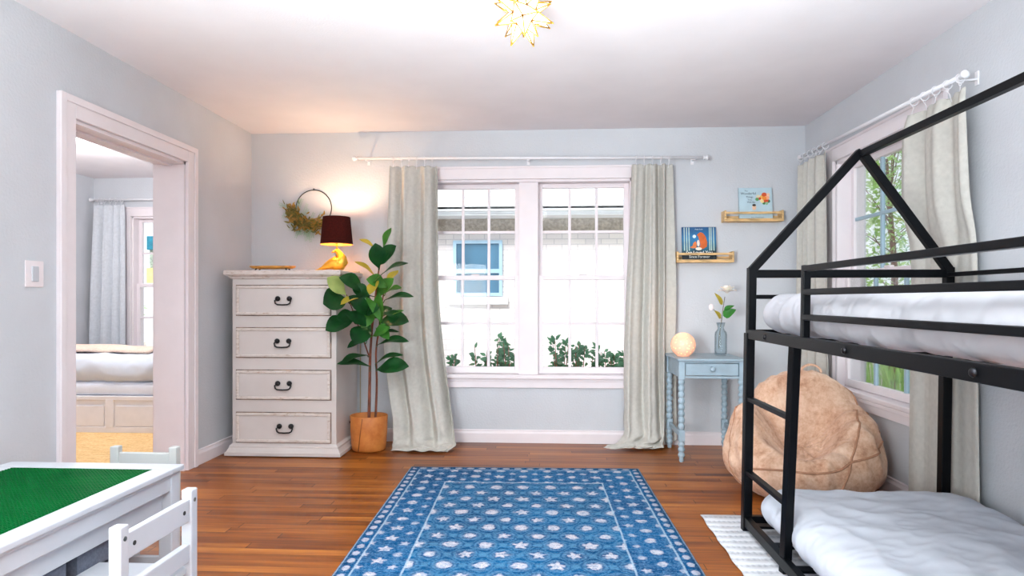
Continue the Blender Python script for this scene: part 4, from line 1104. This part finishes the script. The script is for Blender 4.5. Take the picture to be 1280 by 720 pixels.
def fbin(y0, y1, label):
    o = thing('fabric_bin', label, 'storage bin', (-1.62, (y0 + y1) / 2, .28), 'grey fabric bins under the play table')
    x0, x1, z0, z1 = -1.83, -1.425, .262, .40; m_ = MB()
    m_.box(x0, x1, y0, y1, z0, z0 + .008).box(x0, x0 + .008, y0, y1, z0, z1).box(x1 - .008, x1, y0, y1, z0, z1).box(x0 + .008, x1 - .008, y0, y0 + .008, z0, z1).box(x0 + .008, x1 - .008, y1 - .008, y1, z0, z1)
    obj('box', m_, M['felt'], o)
    obj('rim', MB().box(x1 - .012, x1 + .003, y0 - .003, y1 + .003, z1 - .002, z1 + .008, .002).box(x0 - .003, x0 + .012, y0 - .003, y1 + .003, z1 - .002, z1 + .008, .002), M['felt'], o)
fbin(1.86, 2.20, 'grey fabric bin under the play table, the one closest to the doorway')
fbin(1.55, 1.815, 'grey fabric bin under the play table, middle one of the row of three')
fbin(1.19, 1.50, 'grey fabric bin under the play table, the one farthest from the doorway')
tst = MB().bar((-1.83, 1.04, .254), (-1.83, 2.27, .254), .014, .014, .002).bar((-1.44, 1.04, .254), (-1.44, 2.27, .254), .014, .014, .002)
obj('bin_runner', tst, M['kid_white'], kt)
def kid_chair(name_label, loc, rz, mat, hw=.165, H_=.522):
    """local: back of the seat at +x side, the sitter looks towards -x"""
    r = bpy.data.objects.new('childs_chair', None); C.objects.link(r); r['label'] = name_label; r['category'] = 'chair'; r['_o'] = (0, 0, 0)
    for s in (-1, 1):
        p = obj('back_post', MB().box(-.017, .017, s * hw - .0175, s * hw + .0175, 0, H_, .004), mat, r)
        obj('screw', MB().tube([(.0165, s * hw, H_ - .034), (.0185, s * hw, H_ - .034)], .0065, 10), M['screw'], p)
    for z0, z1 in ((H_ - .097, H_ - .027), (H_ - .222, H_ - .167)):
        q = obj('back_rail', MB().box(-.011, .011, -hw + .0175, hw - .0175, z0, z1, .003), mat, r)
        if z0 > .4:
            for s in (-1, 1): obj('screw', MB().tube([(.0105, s * (hw - .047), H_ - .062), (.0125, s * (hw - .047), H_ - .062)], .0065, 10), M['screw_hole'], q)
    obj('seat', MB().box(-.30, -.0, -hw - .01, hw + .01, .262, .282, .004), mat, r)
    for s in (-1, 1): obj('leg', MB().box(-.29, -.256, s * hw - .0175, s * hw + .0175, 0, .262, .003), mat, r)
    obj('seat_rail', MB().box(-.256, -.017, -hw - .008, -hw + .008, .215, .26, .002).box(-.256, -.017, hw - .008, hw + .008, .215, .26, .002), mat, r)
    r.location = loc; r.rotation_euler = (0, 0, rz); return r
kid_chair('white wooden child chair standing beside the long side of the play table', (-1.118, 1.772, 0), radians(0), M['kid_white'])
kid_chair('grey wooden child chair at the end of the play table near the doorway', (-1.712, 2.63, 0), radians(90), M['kid_grey'], .129, .488)

# ------------------------------------------------------------------ star ceiling light
SCn = Vector((-.096, 2.68, 2.322))
stl = thing('star_light', 'lit glass star ceiling light with thin brass edges', 'ceiling light', (SCn.x, SCn.y, HC))
def star():
    # small rhombicuboctahedron with a pyramid on every face
    v = []
    for a in (-1, 1):
        for b_ in (-1, 1):
            for c_ in (-1, 1):
                k = 1 + sqrt(2); v += [Vector((a, b_, c_ * k)), Vector((a, b_ * k, c_)), Vector((a * k, b_, c_))]
    bm = bmesh.new(); vs = [bm.verts.new(p) for p in v]
    bmesh.ops.convex_hull(bm, input=vs); bmesh.ops.dissolve_limit(bm, angle_limit=.02, verts=bm.verts, edges=bm.edges)
    return bm
core = star(); Rm = Euler((.35, .25, .6)).to_matrix()
gl = MB(); ed = MB(); RS = .062 / sqrt(2 * 1 + (1 + sqrt(2)) ** 2)
for f in core.faces:
    ps = [Rm @ (v.co * RS) + SCn for v in f.verts]; c_ = sum(ps, Vector()) / len(ps); nrm = (c_ - SCn).normalized()
    tip = SCn + nrm * (.138 if len(ps) == 4 else .118)
    if tip.z > HC - .004: tip = SCn + nrm * ((HC - .004 - SCn.z) / max(nrm.z, .01)) if nrm.z > .3 else tip
    tv = gl.bm.verts.new(tip); pv = [gl.bm.verts.new(p) for p in ps]
    for i in range(len(ps)): gl.bm.faces.new((pv[i], pv[(i + 1) % len(ps)], tv))
    for p in ps: ed.tube([p, tip], .003, 5)
    for i in range(len(ps)): ed.tube([ps[i], ps[(i + 1) % len(ps)]], .0013, 4)
    ed.ball(tip, .0042, 1)
core.free()
obj('glass_star', gl, M['star_glass'], stl); obj('brass_edges', ed, M['brass'], stl)
obj('canopy', MB().lathe((SCn.x, SCn.y, HC - .03), [(.02, 0), (.055, .008), (.06, .03)], 24), M['brass'], stl)
for dx, dy in ((-.22, 0), (.22, .0)): pass
light('star_bulb', 'POINT', SCn + Vector((0, -.02, -.2)), 2.5, (1, .95, .92), .1)

# ------------------------------------------------------------------ the bedroom through the doorway
dl = atz(93, 165, HC)
dw_ = thing('recessed_light', 'lit round recessed ceiling light in the bedroom beyond the doorway', 'ceiling light', (dl.x, dl.y, HC - .012))
obj('trim_ring', MB().ring((dl.x, dl.y, HC - .004), (0, 0, 1), .06, .008, 28, 8), M['white'], dw_)
obj('lens', MB().lathe((dl.x, dl.y, HC - .008), [(.02, 0), (.055, .0), (.055, .008), (.02, .008)], 24), M['downlight'], dw_)
light('downlight_bulb', 'POINT', (dl.x, dl.y, HC - .28), 60, (.97, .98, 1), .08)
BY = 5.1
jr = MB().box(-4.7, -2.75, 3.2, 6.3, .0, .012, .004)
tag(obj('jute_rug', jr, M['jute']), 'tan jute rug on the bedroom floor beyond the doorway', 'rug')
db = thing('daybed', 'white daybed with drawers in the bedroom beyond the doorway', 'bed', (-3.8, 5.6, .012))
X0, X1 = -4.85, -2.78
fr = MB().box(X0, X1, BY, BY + .95, .05, .31, .004).box(X0 - .01, X1 + .01, BY - .012, BY + .96, .28, .315, .004).box(X0, X1, BY - .012, BY + .02, .012, .06, .003)
for x in (-4.42, -3.62, -2.86): fr.box(x - .035, x + .035, BY - .014, BY + .01, .05, .29, .003)
obj('frame', fr, M['daybed'], db)
for x0, x1 in ((-4.37, -3.67), (-3.57, -2.91)): obj('drawer', MB().box(x0, x1, BY - .010, BY + .02, .065, .235, .004), M['daybed'], db)
obj('mattress', puffy(X0 + .02, X1 - .02, BY + .01, BY + .93, .315, .425, (.04, .04, .035), 2.0, .004, (50, 24, 6)), M['mattress'], db, True)
bd2 = thing('duvet', 'white folded duvet on the daybed beyond the doorway', 'bedding', (-3.8, 5.6, .425))
obj('cover', puffy(X0 + .02, X1 - .02, BY - .0, BY + .92, .42, .635, (.08, .10, .10), 12.0, .012, (90, 40, 14)), M['duvet'], bd2, True)
th_ = MB(); rows = []
for i in range(31):
    s = i / 30; x = -4.80 + 1.35 * s; rows.append([Vector((x, BY + .28 + q * .6 + .05 * sin(4 * s), .648 + .05 * sin(pi * min(1, q * 1.3 + .1)) * (.55 + .45 * sin(2.4 * s + .6)) + .012 * noise.noise(Vector((x * 6, q * 5, 1))))) for q in [k / 10 for k in range(11)]])
th_.grid(rows)
tag(obj('throw_blanket', th_, M['throw'], None, True, (('SOLIDIFY', dict(thickness=.02, offset=0)),)), 'tan throw blanket lying over the white daybed bedding', 'blanket')

# ------------------------------------------------------------------ outside
GZ = -.35
struct('ground', MB().box(-14, 14, YB + WT + .0, 22, GZ - .2, GZ), M['concrete'])
struct('ground_side', MB().box(XR + WT, 14, -4, YB + WT, GZ - .2, GZ), M['concrete'])
NY = 9.0
hs = thing('neighbour_house', 'white painted brick house seen through the double window', 'house', (0, NY + 1, GZ))
k9 = lambda u, v: aty(u, v, NY)
zc0, zc1 = k9(600, 289).z, k9(600, 274).z
obj('wall', MB().box(-4.2, 2.6, NY, NY + 4, GZ, zc0), M['brick'], hs)
obj('frieze', MB().box(-4.2, 2.6, NY - .02, NY + .1, zc0, zc1), M['soffit'], hs)
zg = k9(600, 263).z
obj('gutter', MB().box(-4.4, 2.9, NY - .42, NY + .1, zc1, zc1 + .02).box(-4.4, 2.9, NY - .42, NY - .36, zc1, zc1 + .1, .01).box(-4.4, 2.9, NY - .46, NY - .36, zc1 + .05, zc1 + .13, .02), M['gutter'], hs)
rf = MB(); rf.prism([(NY - .46, zc1 + .12), (NY + 5, zc1 + 3.0), (NY + 5, zc1 + 2.9), (NY - .46, zc1 + .08)], -4.5, 3.0, lambda p, q, t: Vector((t, p, q))); obj('roof', rf, M['shingle'], hs)
A, B = k9(567, 301), k9(628, 370)
nw = MB(); fwd = .045
nw.box(A.x, B.x, NY - .05, NY + .02, A.z - fwd, A.z).box(A.x, B.x, NY - .05, NY + .02, B.z, B.z + fwd).box(A.x, A.x + fwd, NY - .05, NY + .02, B.z + fwd, A.z - fwd).box(B.x - fwd, B.x, NY - .05, NY + .02, B.z + fwd, A.z - fwd)
zmid = k9(600, 339).z; nw.box(A.x + fwd, B.x - fwd, NY - .045, NY + .02, zmid - .03, zmid + .03)
wo = obj('window', nw, M['blue_frame'], hs)
obj('pane', MB().box(A.x + .02, B.x - .02, NY - .025, NY + .02, B.z + .02, A.z - .02), M['dark_pane'], wo)
obj('window_sill', MB().box(A.x - .08, B.x + .08, NY - .07, NY, B.z - .12, B.z - .01, .005), M['gutter'], wo)
def shrub(x, y, h, sp, label, n=150, mat='leaf_shrub', lw=.05, ns=5):
    r = thing('shrub', label, 'shrub', (x, y, GZ), 'green shrubs against the white brick house')
    st = MB(); lf = MB()
    for k in range(ns):
        tx, ty = x + random.uniform(-sp, sp), y + random.uniform(-.12, .12); hh = h * random.uniform(.7, 1)
        pts = [Vector((x + (tx - x) * q, y + (ty - y) * q, GZ + (hh - GZ) * q)) for q in (0, .35, .7, 1)]
        st.tube(pts, [.01, .008, .006, .003], 5)
        for i in range(n // ns):
            q = random.uniform(.35, 1.0); p = pts[0].lerp(pts[-1], q); d = Vector((random.uniform(-1, 1), random.uniform(-.8, .8), random.uniform(-.2, .9))).normalized()
            p = p + d * random.uniform(0, .05) * (1.3 - q); lf.leaf(p, p + d * random.uniform(.05, .09), lw * random.uniform(.6, 1), (random.random() - .5, -1, .6), .06, .1, None, .7, 4, 2)
    obj('stems', st, M['bark'], r); obj('foliage', lf, M[mat], r)
SH = 7.2
for i, (u, vt, sp) in enumerate(((560, 440, .10), (600, 432, .14), (618, 420, .14), (640, 424, .10), (664, 430, .07), (700, 420, .12), (722, 428, .12), (742, 430, .12), (764, 436, .14), (790, 440, .12))):
    p = aty(u, vt, SH + (i % 3) * .15)
    shrub(p.x, p.y, p.z, sp, 'green shrub outside the double window, %s in the row from the fig side' % ('first', 'second', 'third', 'fourth', 'fifth', 'sixth', 'seventh', 'eighth', 'ninth', 'tenth')[i], 150)
def tree(x, y, h, r0, n, mat, label, trunk=.05, z0=.5):
    r = thing('tree', label, 'tree', (x, y, GZ), None); t_ = MB(); lf = MB()
    t_.tube([(x, y, GZ), (x + .05, y, h * .4), (x - .05, y, h * .8)], [trunk, trunk * .8, trunk * .3], 10)
    cl = []
    for k in range(26):
        a = random.uniform(0, 2 * pi); rr = r0 * sqrt(random.random()); c_ = Vector((x + cos(a) * rr, y + sin(a) * rr, random.uniform(z0, h))); cl.append(c_)
        t_.tube([(x, y, min(c_.z * .8, h * .7)), tuple((Vector((x, y, c_.z * .9)) + c_) / 2), tuple(c_)], [.008, .006, .003], 5)
    for k in range(n):
        c_ = random.choice(cl); p = c_ + Vector((random.gauss(0, .26), random.gauss(0, .26), random.gauss(0, .22)))
        d = Vector((random.uniform(-1, 1), random.uniform(-1, 1), random.uniform(-.8, .6))).normalized()
        lf.leaf(p, p + d * random.uniform(.05, .10), random.uniform(.025, .045), (random.random() - .5, -1, .5), .05, .1, None, .7, 2, 2)
    obj('trunk', t_, M['bark'], r); obj('crown', lf, M[mat], r)
tree(4.3, 8.2, 3.6, 1.0, 5600, 'leaf_out', 'bright green leafy tree close outside the side window')
tree(6.4, 10.4, 4.8, 1.2, 4600, 'leaf_out2', 'blue green tree standing farther off outside the side window', .06)
tree(6.2, 14.4, 5.6, 1.8, 3400, 'leaf_out', 'tall green tree farthest off outside the side window', .07)
tree(5.2, 4.6, 3.4, 1.0, 3600, 'leaf_out', 'green leafy tree straight out from the side window beyond the grass')
gr_ = thing('grass_clump', 'long green grass leaves below the sill of the side window', 'plant', (3.5, 6.3, GZ))
gm = MB()
for k in range(260):
    x, y = 3.5 + random.uniform(-.4, .4), 6.3 + random.uniform(-.6, .6); d = Vector((random.uniform(-.45, .45), random.uniform(-.45, .45), 0)); hh = random.uniform(.8, 1.15)
    pts = [Vector((x, y, GZ)), Vector((x, y, GZ + hh * .6)) + d * .2, Vector((x, y, GZ + hh)) + d * .6, Vector((x, y, GZ + hh * .95)) + d * 1.0]
    q = [Vector(lerp_keys([tuple(p) for p in pts], i / 8)) for i in range(9)]; sd = Vector((-d.y, d.x, 0)).normalized() * .012
    gm.grid([[p - sd * (1 - i / 8.5), p + sd * (1 - i / 8.5)] for i, p in enumerate(q)])
obj('blades', gm, M['leaf_out'], gr_)
# what shows through the bedroom window
gs = thing('garden_shed', 'teal topped garden shed seen through the bedroom window', 'shed', (-6.3, 10.3, GZ))
f3 = lambda u, v: aty(u, v, 10.0)
a_, b_ = f3(183, 295), f3(230, 312)
obj('roof_panel', MB().box(a_.x, b_.x + .6, 10.0, 11.2, b_.z, a_.z, .01), M['teal'], gs)
obj('wall', MB().box(a_.x + .03, b_.x + .55, 10.04, 11.1, f3(183, 335).z, b_.z, .0), M['siding'], gs)
obj('base_wall', MB().box(a_.x + .0, b_.x + .6, 10.0, 11.15, f3(183, 354).z, f3(183, 335).z, .0), M['yellow'], gs)
obj('footing', MB().box(a_.x + .0, b_.x + .6, 10.0, 11.15, GZ, f3(183, 354).z, .0), M['gutter'], gs)
def spiky(x, y, z, n, l, mat, label):
    r = thing('spiky_palm', label, 'plant', (x, y, GZ), None); lf = MB(); tk = MB().tube([(x, y, GZ), (x, y, z)], [.06, .04], 8)
    for k in range(n):
        a = random.uniform(0, 2 * pi); e_ = random.uniform(-.4, 1.3); d = Vector((cos(a) * cos(e_), sin(a) * cos(e_), sin(e_)))
        lf.leaf((x, y, z), Vector((x, y, z)) + d * l * random.uniform(.7, 1), .05, (0, -.6, 1), .06, .3, None, .5, 5, 2)
    obj('trunk', tk, M['bark'], r); obj('fronds', lf, M[mat], r)
p = f3(194, 385); spiky(p.x, 9.2, p.z, 40, .5, 'leaf_out', 'green spiky palm seen through the bedroom window')
p = f3(192, 430); spiky(p.x + .1, 8.7, p.z, 30, .45, 'leaf_out2', 'low blue green spiky plant seen through the bedroom window')
for o in bpy.data.objects:
    if '_o' in o: del o['_o']
